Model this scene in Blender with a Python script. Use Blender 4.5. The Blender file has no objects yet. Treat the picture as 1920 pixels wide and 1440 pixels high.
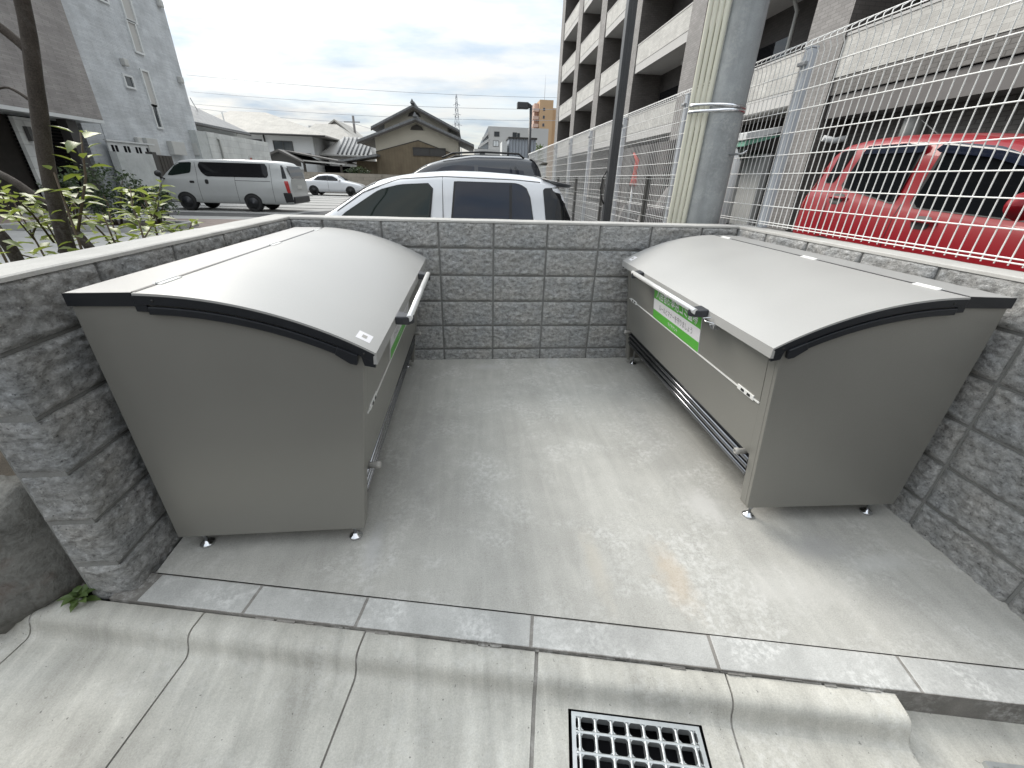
import bpy, math, random
import numpy as np
from mathutils import Vector, Matrix
random.seed(7)
RNG = np.random.RandomState(11)
SC = bpy.context.scene
COL = SC.collection
rad = math.radians

# ------------------------------------------------------------------ camera
def set_camera():
    f_px, pitch, yaw, roll = 768.3, 0.4632, 0.1087, 0.0320
    cy, sy, cp, sp = math.cos(yaw), math.sin(yaw), math.cos(pitch), math.sin(pitch)
    F = Vector((sy*cp, cy*cp, -sp)); R = Vector((cy, -sy, 0)); U = R.cross(F)
    R2 = R*math.cos(roll)+U*math.sin(roll); U2 = -R*math.sin(roll)+U*math.cos(roll)
    cam = bpy.data.cameras.new('camera'); co = bpy.data.objects.new('camera', cam); COL.objects.link(co)
    m = Matrix((R2, U2, -F)).transposed().to_4x4(); m.translation = (0.2245, -3.1774, 1.3559)
    co.matrix_world = m
    cam.sensor_fit = 'HORIZONTAL'; cam.sensor_width = 36.0; cam.lens = 36.0*f_px/1920.0
    cam.clip_start = 0.05; cam.clip_end = 3000
    SC.camera = co
set_camera()

# ------------------------------------------------------------------ light
SUN_AZ, SUN_EL = rad(-40), rad(38)        # azimuth from +Y towards +X
SUND = Vector((math.sin(SUN_AZ)*math.cos(SUN_EL), math.cos(SUN_AZ)*math.cos(SUN_EL), math.sin(SUN_EL)))
sl = bpy.data.lights.new('sun', 'SUN'); sl.energy = 2.0; sl.angle = rad(28); sl.color = (1.0, 0.945, 0.86)
so = bpy.data.objects.new('sun', sl); COL.objects.link(so); so.location = SUND*60
so.rotation_euler = SUND.to_track_quat('Z', 'Y').to_euler()
SC.view_settings.view_transform = 'Standard'; SC.view_settings.look = 'None'
SC.view_settings.exposure = 0.55; SC.view_settings.gamma = 1.0

def build_world():
    w = bpy.data.worlds.new('World'); SC.world = w; w.use_nodes = True
    nt = w.node_tree; N = nt.nodes; L = nt.links; N.clear()
    out = N.new('ShaderNodeOutputWorld'); bg = N.new('ShaderNodeBackground')
    sky = N.new('ShaderNodeTexSky'); sky.sky_type = 'NISHITA'; sky.sun_disc = False
    sky.sun_elevation = SUN_EL; sky.sun_rotation = SUN_AZ; sky.altitude = 20; sky.air_density = 1.0; sky.dust_density = 1.6
    geo = N.new('ShaderNodeTexCoord')
    # flatten the direction so that clouds stretch towards the horizon
    sep = N.new('ShaderNodeSeparateXYZ'); L.new(geo.outputs['Generated'], sep.inputs[0])
    ab = N.new('ShaderNodeMath'); ab.operation = 'ABSOLUTE'; L.new(sep.outputs['Z'], ab.inputs[0])
    ad = N.new('ShaderNodeMath'); ad.operation = 'ADD'; ad.inputs[1].default_value = 0.16; L.new(ab.outputs[0], ad.inputs[0])
    dv = []
    for ax in 'XY':
        d = N.new('ShaderNodeMath'); d.operation = 'DIVIDE'; L.new(sep.outputs[ax], d.inputs[0]); L.new(ad.outputs[0], d.inputs[1]); dv.append(d)
    cmb = N.new('ShaderNodeCombineXYZ'); L.new(dv[0].outputs[0], cmb.inputs[0]); L.new(dv[1].outputs[0], cmb.inputs[1])
    mp = N.new('ShaderNodeMapping'); mp.inputs['Scale'].default_value = (0.75, 1.25, 1); mp.inputs['Location'].default_value = (3.1, 1.7, 0.4)
    mp.inputs['Rotation'].default_value = (0, 0, 0.25)
    L.new(cmb.outputs[0], mp.inputs[0])
    n1 = N.new('ShaderNodeTexNoise'); n1.inputs['Scale'].default_value = 1.5; n1.inputs['Detail'].default_value = 9; n1.inputs['Roughness'].default_value = 0.62; n1.inputs['Distortion'].default_value = 0.35
    L.new(mp.outputs[0], n1.inputs['Vector'])
    r1 = N.new('ShaderNodeMapRange'); r1.inputs[1].default_value = 0.30; r1.inputs[2].default_value = 0.60; r1.inputs[3].default_value = 0.55; r1.inputs[4].default_value = 1.0
    L.new(n1.outputs['Fac'], r1.inputs[0])
    n2 = N.new('ShaderNodeTexNoise'); n2.inputs['Scale'].default_value = 2.6; n2.inputs['Detail'].default_value = 7; n2.inputs['Roughness'].default_value = 0.55
    L.new(mp.outputs[0], n2.inputs['Vector'])
    ramp = N.new('ShaderNodeValToRGB'); e = ramp.color_ramp.elements
    e[0].position = 0.33; e[0].color = (0.58, 0.68, 0.78, 1); e[1].position = 0.58; e[1].color = (0.88, 0.88, 0.86, 1)
    L.new(n2.outputs['Fac'], ramp.inputs[0])
    # thin cloud glows around the sun
    dot = N.new('ShaderNodeVectorMath'); dot.operation = 'DOT_PRODUCT'; dot.inputs[1].default_value = SUND
    nrm = N.new('ShaderNodeVectorMath'); nrm.operation = 'NORMALIZE'; L.new(geo.outputs['Generated'], nrm.inputs[0]); L.new(nrm.outputs[0], dot.inputs[0])
    g = N.new('ShaderNodeMapRange'); g.inputs[1].default_value = 0.70; g.inputs[2].default_value = 1.0; g.inputs[3].default_value = 0.0; g.inputs[4].default_value = 1.0
    L.new(dot.outputs['Value'], g.inputs[0])
    gp = N.new('ShaderNodeMath'); gp.operation = 'POWER'; gp.inputs[1].default_value = 1.7; L.new(g.outputs[0], gp.inputs[0])
    gm = N.new('ShaderNodeMath'); gm.operation = 'MULTIPLY'; gm.inputs[1].default_value = 0.36; L.new(gp.outputs[0], gm.inputs[0])
    gb = N.new('ShaderNodeMath'); gb.operation = 'ADD'; gb.inputs[1].default_value = 0.82; L.new(gm.outputs[0], gb.inputs[0])
    # overcast skies are brightest overhead
    zz = N.new('ShaderNodeMapRange'); zz.inputs[1].default_value = 0.0; zz.inputs[2].default_value = 1.0; zz.inputs[3].default_value = 0.60; zz.inputs[4].default_value = 2.55
    L.new(sep.outputs['Z'], zz.inputs[0])
    gz = N.new('ShaderNodeMath'); gz.operation = 'MULTIPLY'; L.new(gb.outputs[0], gz.inputs[0]); L.new(zz.outputs[0], gz.inputs[1]); gb = gz
    cm = N.new('ShaderNodeVectorMath'); cm.operation = 'SCALE'; L.new(ramp.outputs[0], cm.inputs[0]); L.new(gb.outputs[0], cm.inputs['Scale'])
    ss = N.new('ShaderNodeVectorMath'); ss.operation = 'SCALE'; ss.inputs['Scale'].default_value = 0.11; L.new(sky.outputs[0], ss.inputs[0])
    mix = N.new('ShaderNodeMix'); mix.data_type = 'RGBA'
    L.new(r1.outputs[0], mix.inputs['Factor']); L.new(ss.outputs[0], mix.inputs['A']); L.new(cm.outputs[0], mix.inputs['B'])
    L.new(mix.outputs['Result'], bg.inputs[0]); bg.inputs[1].default_value = 1.0
    L.new(bg.outputs[0], out.inputs[0])
build_world()

# ------------------------------------------------------------------ helpers
class MB:
    def __init__(s): s.v = []; s.f = []; s.m = []; s.sm = []
    def add(s, vs, fs, mi=0, smooth=False):
        b = len(s.v); s.v += [tuple(map(float, p)) for p in vs]
        for f in fs: s.f.append(tuple(b+i for i in f)); s.m.append(mi); s.sm.append(smooth)
        return s
    def box(s, x0, x1, y0, y1, z0, z1, mi=0):
        vs = [(x, y, z) for z in (z0, z1) for y in (y0, y1) for x in (x0, x1)]
        return s.add(vs, [(0,2,3,1),(4,5,7,6),(0,1,5,4),(2,6,7,3),(0,4,6,2),(1,3,7,5)], mi)
    def obox(s, o, ex, ey, ez, mi=0):          # oriented box from a corner and three edge vectors
        o, ex, ey, ez = map(Vector, (o, ex, ey, ez))
        vs = [o+ex*i+ey*j+ez*k for k in (0,1) for j in (0,1) for i in (0,1)]
        return s.add(vs, [(0,2,3,1),(4,5,7,6),(0,1,5,4),(2,6,7,3),(0,4,6,2),(1,3,7,5)], mi)
    def prism(s, pts, fn, d0, d1, mi=0, smooth=False):   # 2-D outline, fn(a,b,d)->xyz
        n = len(pts)
        vs = [fn(a, b, d0) for a, b in pts]+[fn(a, b, d1) for a, b in pts]
        fs = [tuple(range(n))[::-1], tuple(range(n, 2*n))]
        s.add(vs, fs, mi)
        b = len(s.v)-2*n
        for i in range(n):
            j = (i+1) % n; s.f.append((b+i, b+j, b+n+j, b+n+i)); s.m.append(mi); s.sm.append(smooth)
        return s
    def tube(s, pts, r, n=10, mi=0, smooth=True, caps=True):
        pts = [Vector(p) for p in pts]; k = len(pts)
        rs = list(r) if hasattr(r, '__len__') else [r]*k
        vs = []; up = None
        for i, p in enumerate(pts):
            t = (pts[min(i+1, k-1)]-pts[max(i-1, 0)]).normalized()
            if up is None:
                up = Vector((0, 0, 1)) if abs(t.z) < 0.9 else Vector((1, 0, 0))
            a = t.cross(up).normalized(); up = a.cross(t).normalized()
            for q in range(n):
                w = 2*math.pi*q/n; vs.append(p+(a*math.cos(w)+up*math.sin(w))*rs[i])
        fs = [(i*n+q, i*n+(q+1) % n, (i+1)*n+(q+1) % n, (i+1)*n+q) for i in range(k-1) for q in range(n)]
        s.add(vs, fs, mi, smooth)
        if caps:
            b = len(s.v)-k*n
            s.f.append(tuple(b+q for q in range(n))[::-1]); s.m.append(mi); s.sm.append(False)
            s.f.append(tuple(b+(k-1)*n+q for q in range(n))); s.m.append(mi); s.sm.append(False)
        return s
    def lathe(s, prof, c=(0, 0, 0), n=16, axis='z', mi=0, smooth=True):   # prof [(r,h)]
        c = Vector(c); vs = []
        for r, h in prof:
            for q in range(n):
                w = 2*math.pi*q/n; a, b = r*math.cos(w), r*math.sin(w)
                vs.append(c+Vector({'z': (a, b, h), 'y': (a, h, b), 'x': (h, a, b)}[axis]))
        k = len(prof)
        fs = [(i*n+q, i*n+(q+1) % n, (i+1)*n+(q+1) % n, (i+1)*n+q) for i in range(k-1) for q in range(n)]
        if prof[0][0] > 1e-6: fs.append(tuple(range(n))[::-1])
        if prof[-1][0] > 1e-6: fs.append(tuple((k-1)*n+q for q in range(n)))
        return s.add(vs, fs, mi, smooth)
    def grid(s, P, mi=0, smooth=True, close=False):      # P array [nu][nv][3]
        P = np.asarray(P, float); nu, nv = P.shape[:2]
        fs = [(i*nv+j, (i+1)*nv+j, (i+1)*nv+j+1, i*nv+j+1) for i in range(nu-1) for j in range(nv-1)]
        if close: fs += [(i*nv+nv-1, (i+1)*nv+nv-1, (i+1)*nv, i*nv) for i in range(nu-1)]
        return s.add(P.reshape(-1, 3), fs, mi, smooth)
    def build(s, name, mats, parent=None, loc=None, bevel=0, seg=2, fix=True, auto=None):
        me = bpy.data.meshes.new(name); me.from_pydata(s.v, [], s.f)
        for m in (mats if isinstance(mats, (list, tuple)) else [mats]): me.materials.append(m)
        me.polygons.foreach_set('material_index', s.m); me.polygons.foreach_set('use_smooth', s.sm)
        if fix:
            import bmesh
            bm = bmesh.new(); bm.from_mesh(me); bmesh.ops.recalc_face_normals(bm, faces=bm.faces); bm.to_mesh(me); bm.free()
        me.update()
        o = bpy.data.objects.new(name, me); COL.objects.link(o)
        if parent is not None: o.parent = parent
        if loc is not None: o.location = loc
        if bevel:
            b = o.modifiers.new('bevel', 'BEVEL'); b.width = bevel; b.segments = seg; b.limit_method = 'ANGLE'; b.angle_limit = rad(35); b.harden_normals = False
        return o

def tag(o, label, cat, group=None, kind=None):
    if label: o['label'] = label
    if cat: o['category'] = cat
    if group: o['group'] = group
    if kind: o['kind'] = kind
    return o
def thing(name, label, cat, loc=(0, 0, 0), rz=0, group=None):
    o = bpy.data.objects.new(name, None); COL.objects.link(o); o.location = loc; o.rotation_euler = (0, 0, rz)
    o.empty_display_size = 0.1
    return tag(o, label, cat, group)
def struct(o): o['kind'] = 'structure'; return o
def dup(root, loc, rz=None, label=None):
    r = root.copy(); COL.objects.link(r); r.location = loc
    if rz is not None: r.rotation_euler = (0, 0, rz)
    if label: r['label'] = label
    for ch in list(root.children):
        c = ch.copy(); COL.objects.link(c); c.parent = r
        for g in list(ch.children):
            d = g.copy(); COL.objects.link(d); d.parent = c
    return r

def hash3(ix, iy, iz):
    h = (ix*374761393+iy*668265263+iz*1274126177) & 0x7fffffff
    h = ((h ^ (h >> 13))*1103515245) & 0x7fffffff
    return ((h ^ (h >> 16)) & 0xffff)/65535.0
def vnoise(p):
    p = np.asarray(p, float); i = np.floor(p).astype(np.int64); f = p-i; f = f*f*(3-2*f)
    r = 0
    for dx in (0, 1):
        for dy in (0, 1):
            for dz in (0, 1):
                w = (f[..., 0] if dx else 1-f[..., 0])*(f[..., 1] if dy else 1-f[..., 1])*(f[..., 2] if dz else 1-f[..., 2])
                r = r+w*hash3(i[..., 0]+dx, i[..., 1]+dy, i[..., 2]+dz)
    return r
def fbm(p, o=4, g=0.5):
    p = np.asarray(p, float); a = 1.0; t = 0; s = 0
    for k in range(o): t = t+a*vnoise(p*2**k+17.3*k); s += a; a *= g
    return t/s

# ------------------------------------------------------------------ materials
def nodes(name):
    m = bpy.data.materials.new(name); m.use_nodes = True
    nt = m.node_tree; b = nt.nodes['Principled BSDF']
    return m, nt, nt.nodes, nt.links, b
def rgb(c): return (c[0], c[1], c[2], 1)
def grey(v, w=0.0): return (v*(1+w), v, v*(1-w))
def coordn(nt, scale=(1, 1, 1), rot=(0, 0, 0), src='Object'):
    t = nt.nodes.new('ShaderNodeTexCoord'); mp = nt.nodes.new('ShaderNodeMapping')
    mp.inputs['Scale'].default_value = scale; mp.inputs['Rotation'].default_value = rot
    nt.links.new(t.outputs[src], mp.inputs[0]); return mp.outputs[0]
def noisen(nt, vec, scale, detail=4, rough=0.55, dist=0.0):
    n = nt.nodes.new('ShaderNodeTexNoise'); n.inputs['Scale'].default_value = scale; n.inputs['Detail'].default_value = detail
    n.inputs['Roughness'].default_value = rough; n.inputs['Distortion'].default_value = dist
    nt.links.new(vec, n.inputs['Vector']); return n.outputs['Fac']
def mathn(nt, op, a, b=None, clamp=False):
    n = nt.nodes.new('ShaderNodeMath'); n.operation = op; n.use_clamp = clamp
    for i, x in enumerate((a, b)):
        if x is None: continue
        if isinstance(x, (int, float)): n.inputs[i].default_value = x
        else: nt.links.new(x, n.inputs[i])
    return n.outputs[0]
def mapr(nt, v, a, b, c, d):
    n = nt.nodes.new('ShaderNodeMapRange'); n.inputs[1].default_value = a; n.inputs[2].default_value = b; n.inputs[3].default_value = c; n.inputs[4].default_value = d
    nt.links.new(v, n.inputs[0]); return n.outputs[0]
def mixc(nt, fac, a, b, mode='MIX'):
    n = nt.nodes.new('ShaderNodeMix'); n.data_type = 'RGBA'; n.blend_type = mode
    for k, x in (('Factor', fac), ('A', a), ('B', b)):
        s = n.inputs[k]
        if isinstance(x, (int, float)): s.default_value = x
        elif isinstance(x, tuple): s.default_value = rgb(x)
        else: nt.links.new(x, s)
    return n.outputs['Result']
def bumpn(nt, b, h, strength=0.3, dist=0.005):
    n = nt.nodes.new('ShaderNodeBump'); n.inputs['Strength'].default_value = strength; n.inputs['Distance'].default_value = dist
    nt.links.new(h, n.inputs['Height']); nt.links.new(n.outputs[0], b.inputs['Normal'])

def plain(name, c, rough=0.55, metal=0.0, var=0.06, vs=4.0, bump=0.0, bs=80, coat=0.0, spec=0.5, emit=None):
    m, nt, N, L, b = nodes(name)
    v = coordn(nt)
    n = noisen(nt, v, vs, 5)
    f = mapr(nt, n, 0.3, 0.7, 1-var, 1+var)
    s = nt.nodes.new('ShaderNodeVectorMath'); s.operation = 'SCALE'; s.inputs[0].default_value = c[:3]; L.new(f, s.inputs['Scale'])
    L.new(s.outputs[0], b.inputs['Base Color'])
    b.inputs['Roughness'].default_value = rough; b.inputs['Metallic'].default_value = metal
    b.inputs['Specular IOR Level'].default_value = spec
    if coat: b.inputs['Coat Weight'].default_value = coat; b.inputs['Coat Roughness'].default_value = 0.04
    if bump: bumpn(nt, b, noisen(nt, v, bs, 3), bump, 0.003)
    return m
def glassy(name, c=(0.012, 0.014, 0.016), rough=0.04, spec=0.6):
    return plain(name, c, rough, 0, 0.02, 2, spec=spec)

def bricky(name, c1, c2, mortar, sx, sy, axis='x', bw=0.5, msize=0.012, rough=0.7, bias=0.0, bump=0.3, var=0.15):
    m, nt, N, L, b = nodes(name)
    t = N.new('ShaderNodeTexCoord'); sp = N.new('ShaderNodeSeparateXYZ'); L.new(t.outputs['Object'], sp.inputs[0])
    cb = N.new('ShaderNodeCombineXYZ')
    L.new(sp.outputs['Y' if axis == 'x' else 'X'], cb.inputs[0])
    L.new(sp.outputs['Y' if axis == 'z' else 'Z'], cb.inputs[1])
    mp = N.new('ShaderNodeMapping'); mp.inputs['Scale'].default_value = (sx, sy, 1); L.new(cb.outputs[0], mp.inputs[0])
    br = N.new('ShaderNodeTexBrick'); br.inputs['Color1'].default_value = rgb(c1); br.inputs['Color2'].default_value = rgb(c2); br.inputs['Mortar'].default_value = rgb(mortar)
    br.inputs['Scale'].default_value = 1; br.inputs['Mortar Size'].default_value = msize; br.inputs['Bias'].default_value = bias
    br.inputs['Brick Width'].default_value = bw; br.inputs['Row Height'].default_value = 0.25; br.inputs['Mortar Smooth'].default_value = 0.2
    L.new(mp.outputs[0], br.inputs['Vector'])
    n = mapr(nt, noisen(nt, coordn(nt), 1.3, 6, 0.6), 0.3, 0.7, 1-var, 1+var)
    s = N.new('ShaderNodeVectorMath'); s.operation = 'SCALE'; L.new(br.outputs['Color'], s.inputs[0]); L.new(n, s.inputs['Scale'])
    L.new(s.outputs[0], b.inputs['Base Color']); b.inputs['Roughness'].default_value = rough
    inv = mathn(nt, 'SUBTRACT', 1.0, br.outputs['Fac'])
    bumpn(nt, b, inv, bump, 0.01)
    return m

def mat_split_block(name, k=1.0):
    m, nt, N, L, b = nodes(name)
    v = coordn(nt)
    big = noisen(nt, v, 5, 4)
    med = noisen(nt, coordn(nt, (1, 1, 1.5)), 30, 9, 0.76)
    fine = noisen(nt, v, 110, 5, 0.75)
    vo = N.new('ShaderNodeTexVoronoi'); vo.inputs['Scale'].default_value = 160; L.new(v, vo.inputs['Vector'])
    base = mixc(nt, mapr(nt, med, 0.38, 0.63, 0, 1), grey(0.11*k, 0.02), grey(0.42*k, 0.0))  # stone speckle, deepened to put some relief shade into the colour
    base = mixc(nt, mapr(nt, fine, 0.36, 0.64, 0, 0.6), base, grey(0.30*k, 0.01))
    flecks = mapr(nt, noisen(nt, v, 75, 4, 0.6), 0.62, 0.70, 0, 0.6)
    base = mixc(nt, flecks, base, grey(0.50*k))
    pits = mapr(nt, noisen(nt, coordn(nt, (1, 1, 1.4)), 62, 4, 0.65), 0.38, 0.30, 0, 0.85)
    base = mixc(nt, pits, base, grey(0.065*k))
    tint = mixc(nt, mapr(nt, big, 0.3, 0.7, 0, 1), (0.90, 0.93, 0.95), (1.06, 1.04, 1.0))
    base = mixc(nt, 1.0, base, tint, 'MULTIPLY')
    L.new(base, b.inputs['Base Color']); b.inputs['Roughness'].default_value = 0.92; b.inputs['Specular IOR Level'].default_value = 0.25
    h = mathn(nt, 'ADD', mathn(nt, 'MULTIPLY', med, 1.0), mathn(nt, 'MULTIPLY', fine, 0.45))
    bumpn(nt, b, h, 1.0, 0.022)
    return m

def mat_concrete(name, c, var=0.14, streak=0.10, white=0.25, stains=(), fine=0.12, rough=0.85, grit=0.25, pits=0.0, streak_rot=0.35):
    m, nt, N, L, b = nodes(name)
    v = coordn(nt)
    big = noisen(nt, v, 1.6, 5, 0.6, 0.4); mid = noisen(nt, v, 9, 5, 0.6); gr = noisen(nt, v, 220, 3, 0.65)
    st = noisen(nt, coordn(nt, (11, 1.3, 1), (0, 0, streak_rot)), 1.4, 5, 0.6, 0.6)
    f = mathn(nt, 'MULTIPLY', mapr(nt, big, 0.3, 0.7, 1-var, 1+var), mapr(nt, mid, 0.3, 0.7, 1-var*.5, 1+var*.5))
    f = mathn(nt, 'MULTIPLY', f, mapr(nt, st, 0.3, 0.7, 1-streak, 1+streak))
    f = mathn(nt, 'MULTIPLY', f, mapr(nt, gr, 0.32, 0.68, 1-fine, 1+fine))
    s = N.new('ShaderNodeVectorMath'); s.operation = 'SCALE'; s.inputs[0].default_value = c; L.new(f, s.inputs['Scale'])
    col = s.outputs[0]
    if white:
        wp = mathn(nt, 'MULTIPLY', mapr(nt, noisen(nt, v, 3.1, 4, 0.6, 1.0), 0.47, 0.66, 0, 1), mapr(nt, noisen(nt, v, 46, 4, 0.7), 0.44, 0.62, 0, 1))
        col = mixc(nt, mathn(nt, 'MULTIPLY', wp, white), col, (0.66, 0.66, 0.64))
    for (x, y, rx, ry, sc, amt) in stains:
        mp = N.new('ShaderNodeMapping'); mp.vector_type = 'POINT'
        mp.inputs['Location'].default_value = (-x/rx, -y/ry, 0); mp.inputs['Scale'].default_value = (1/rx, 1/ry, 0)
        t = N.new('ShaderNodeTexCoord'); L.new(t.outputs['Object'], mp.inputs[0])
        ln = N.new('ShaderNodeVectorMath'); ln.operation = 'LENGTH'; L.new(mp.outputs[0], ln.inputs[0])
        d = mathn(nt, 'ADD', ln.outputs['Value'], mathn(nt, 'MULTIPLY', mathn(nt, 'SUBTRACT', noisen(nt, v, 14, 5, 0.65), 0.5), 1.5))
        col = mixc(nt, mathn(nt, 'MULTIPLY', mapr(nt, d, 1.0, 0.25, 0, 1), amt), col, sc)
    if pits:
        pp = mapr(nt, noisen(nt, v, 95, 2, 0.5), 0.285, 0.25, 0, pits)
        col = mixc(nt, pp, col, grey(0.05))
    L.new(col, b.inputs['Base Color']); b.inputs['Roughness'].default_value = rough; b.inputs['Specular IOR Level'].default_value = 0.3
    h = mathn(nt, 'ADD', mathn(nt, 'MULTIPLY', gr, 0.6), mid)
    bumpn(nt, b, h, grit, 0.004)
    return m

def mat_binmetal(name, c, rough=0.34, metal=0.35):
    m, nt, N, L, b = nodes(name)
    v = coordn(nt)
    br = noisen(nt, coordn(nt, (140, 1.5, 1.5)), 3, 3, 0.6)
    g = noisen(nt, v, 420, 2, 0.6); big = noisen(nt, v, 2.2, 4)
    f = mathn(nt, 'MULTIPLY', mapr(nt, g, 0.3, 0.7, 0.95, 1.05), mapr(nt, big, 0.3, 0.7, 0.97, 1.03))
    s = N.new('ShaderNodeVectorMath'); s.operation = 'SCALE'; s.inputs[0].default_value = c; L.new(f, s.inputs['Scale'])
    L.new(s.outputs[0], b.inputs['Base Color']); b.inputs['Metallic'].default_value = metal
    L.new(mathn(nt, 'ADD', mapr(nt, br, 0.3, 0.7, -0.008, 0.008), mapr(nt, big, 0.3, 0.7, rough-0.03, rough+0.05)), b.inputs['Roughness'])
    bumpn(nt, b, g, 0.015, 0.0005)
    return m

def mat_leaf(name, c, c2, trans=0.35, rough=0.45):
    m, nt, N, L, b = nodes(name)
    oi = N.new('ShaderNodeObjectInfo'); geo = N.new('ShaderNodeNewGeometry')
    col = mixc(nt, geo.outputs['Random Per Island'], c, c2)
    L.new(col, b.inputs['Base Color']); b.inputs['Roughness'].default_value = rough
    tr = N.new('ShaderNodeBsdfTranslucent'); L.new(mixc(nt, 0.5, col, (c2[0]*1.6, c2[1]*1.6, c2[2])), tr.inputs[0])
    mx = N.new('ShaderNodeMixShader'); mx.inputs[0].default_value = trans
    L.new(b.outputs[0], mx.inputs[1]); L.new(tr.outputs[0], mx.inputs[2])
    L.new(mx.outputs[0], N['Material Output'].inputs[0])
    return m

M = {}
M['block'] = mat_split_block('split_face_block', 1.72)
M['mortar'] = mat_concrete('mortar', (0.22, 0.22, 0.212), 0.1, 0.0, 0.0)
M['coping'] = mat_concrete('coping_mortar', (0.45, 0.442, 0.42), 0.10, 0.05, 0.3, fine=0.08)
M['floor'] = mat_concrete('pad_concrete', (0.395, 0.388, 0.360), 0.10, 0.08, 0.45, stains=(
    (1.02, -2.12, 0.085, 0.20, (0.46, 0.37, 0.27), 0.45), (0.72, -2.05, 0.05, 0.22, (0.47, 0.43, 0.36), 0.4),
    (1.75, -2.02, 0.22, 0.10, (0.34, 0.335, 0.33), 0.5), (1.95, -2.12, 0.22, 0.06, (0.50, 0.50, 0.48), 0.55), (1.45, -2.2, 0.30, 0.14, (0.56, 0.55, 0.52), 0.4),
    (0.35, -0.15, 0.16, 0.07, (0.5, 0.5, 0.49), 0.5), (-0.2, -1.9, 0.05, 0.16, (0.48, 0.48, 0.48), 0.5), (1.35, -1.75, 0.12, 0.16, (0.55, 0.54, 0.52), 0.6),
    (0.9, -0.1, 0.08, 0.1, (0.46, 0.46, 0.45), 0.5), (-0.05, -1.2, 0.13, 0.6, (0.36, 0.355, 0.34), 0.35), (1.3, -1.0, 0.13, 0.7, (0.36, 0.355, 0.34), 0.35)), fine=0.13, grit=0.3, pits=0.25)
M['border'] = mat_concrete('border_concrete', (0.41, 0.41, 0.395), 0.18, 0.05, 0.8, fine=0.12, grit=0.4)
M['kerb'] = mat_concrete('gutter_concrete', (0.44, 0.43, 0.39), 0.2, 0.17, 0.3, fine=0.12, grit=0.35, pits=0.6, rough=0.8, streak_rot=0.19)
M['joint'] = mat_concrete('joint_mortar', (0.20, 0.19, 0.175), 0.4, 0.1, 0.4)
M['asphalt'] = mat_concrete('asphalt', (0.075, 0.075, 0.075), 0.15, 0.06, 0.08, fine=0.3, grit=0.6)
M['lot'] = mat_concrete('lot_concrete', (0.34, 0.34, 0.33), 0.10, 0.05, 0.2)
M['lotdark'] = mat_concrete('lot_dark', (0.085, 0.085, 0.085), 0.12, 0.05, 0.1)
M['paver'] = bricky('brick_paver', (0.20, 0.155, 0.135), (0.26, 0.21, 0.18), (0.12, 0.10, 0.09), 2.5, 2.5, 'z')
M['soil'] = mat_concrete('soil', (0.075, 0.062, 0.048), 0.3, 0, 0.0, fine=0.5, grit=1.0)
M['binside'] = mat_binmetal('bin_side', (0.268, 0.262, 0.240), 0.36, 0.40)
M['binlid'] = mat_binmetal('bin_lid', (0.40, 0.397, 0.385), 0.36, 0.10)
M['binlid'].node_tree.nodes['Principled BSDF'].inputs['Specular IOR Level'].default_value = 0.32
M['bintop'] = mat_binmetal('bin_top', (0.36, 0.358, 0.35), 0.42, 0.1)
M['black'] = plain('black_aluminium', (0.018, 0.020, 0.024), 0.32, 0.2, 0.08, 20)
M['blackrib'] = plain('black_rib', (0.26, 0.265, 0.28), 0.2, 1.0, 0.08, 20)
M['plastic'] = plain('dark_plastic', (0.035, 0.037, 0.042), 0.42, 0, 0.1, 20)
M['white_metal'] = plain('white_metal', (0.78, 0.78, 0.76), 0.3, 0.0, 0.03)
M['bar'] = plain('silver_bar', (0.80, 0.80, 0.79), 0.28, 0.35, 0.03)
M['chrome'] = plain('chrome', (0.62, 0.63, 0.65), 0.16, 1.0, 0.05)
M['galv'] = plain('galvanised', (0.42, 0.43, 0.44), 0.42, 0.85, 0.12, 14)
M['grate'] = plain('grate_steel', (0.50, 0.52, 0.52), 0.42, 0.75, 0.10, 30)
M['rubber'] = plain('grey_rubber', (0.36, 0.35, 0.33), 0.6, 0, 0.05)
M['sign_green'] = plain('sign_green', (0.10, 0.42, 0.05), 0.35, 0, 0.03)
M['sign_white'] = plain('sign_white', (0.74, 0.73, 0.75), 0.35, 0, 0.02)
M['sign_text'] = plain('sign_grey_text', (0.20, 0.20, 0.21), 0.5, 0, 0.02)
M['ink'] = plain('black_ink', (0.02, 0.02, 0.02), 0.5, 0, 0.02)
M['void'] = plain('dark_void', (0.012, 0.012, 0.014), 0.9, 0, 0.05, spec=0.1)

# ------------------------------------------------------------------ ground, road, gutter
SL = 0.0265                                   # the pad falls towards the street
XL, AL, XR, AR = -1.0148, -0.0092, 2.2906, -0.0117
O = Vector((0.419, -2.232, 0)); EV = Vector((0.9823, -0.1875, 0)); NV = Vector((-0.1875, -0.9823, 0))
def kp(s, v, dz):
    p = O+EV*s+NV*v; q = O+EV*s
    return Vector((p.x, p.y, SL*q.y+dz))

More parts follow.
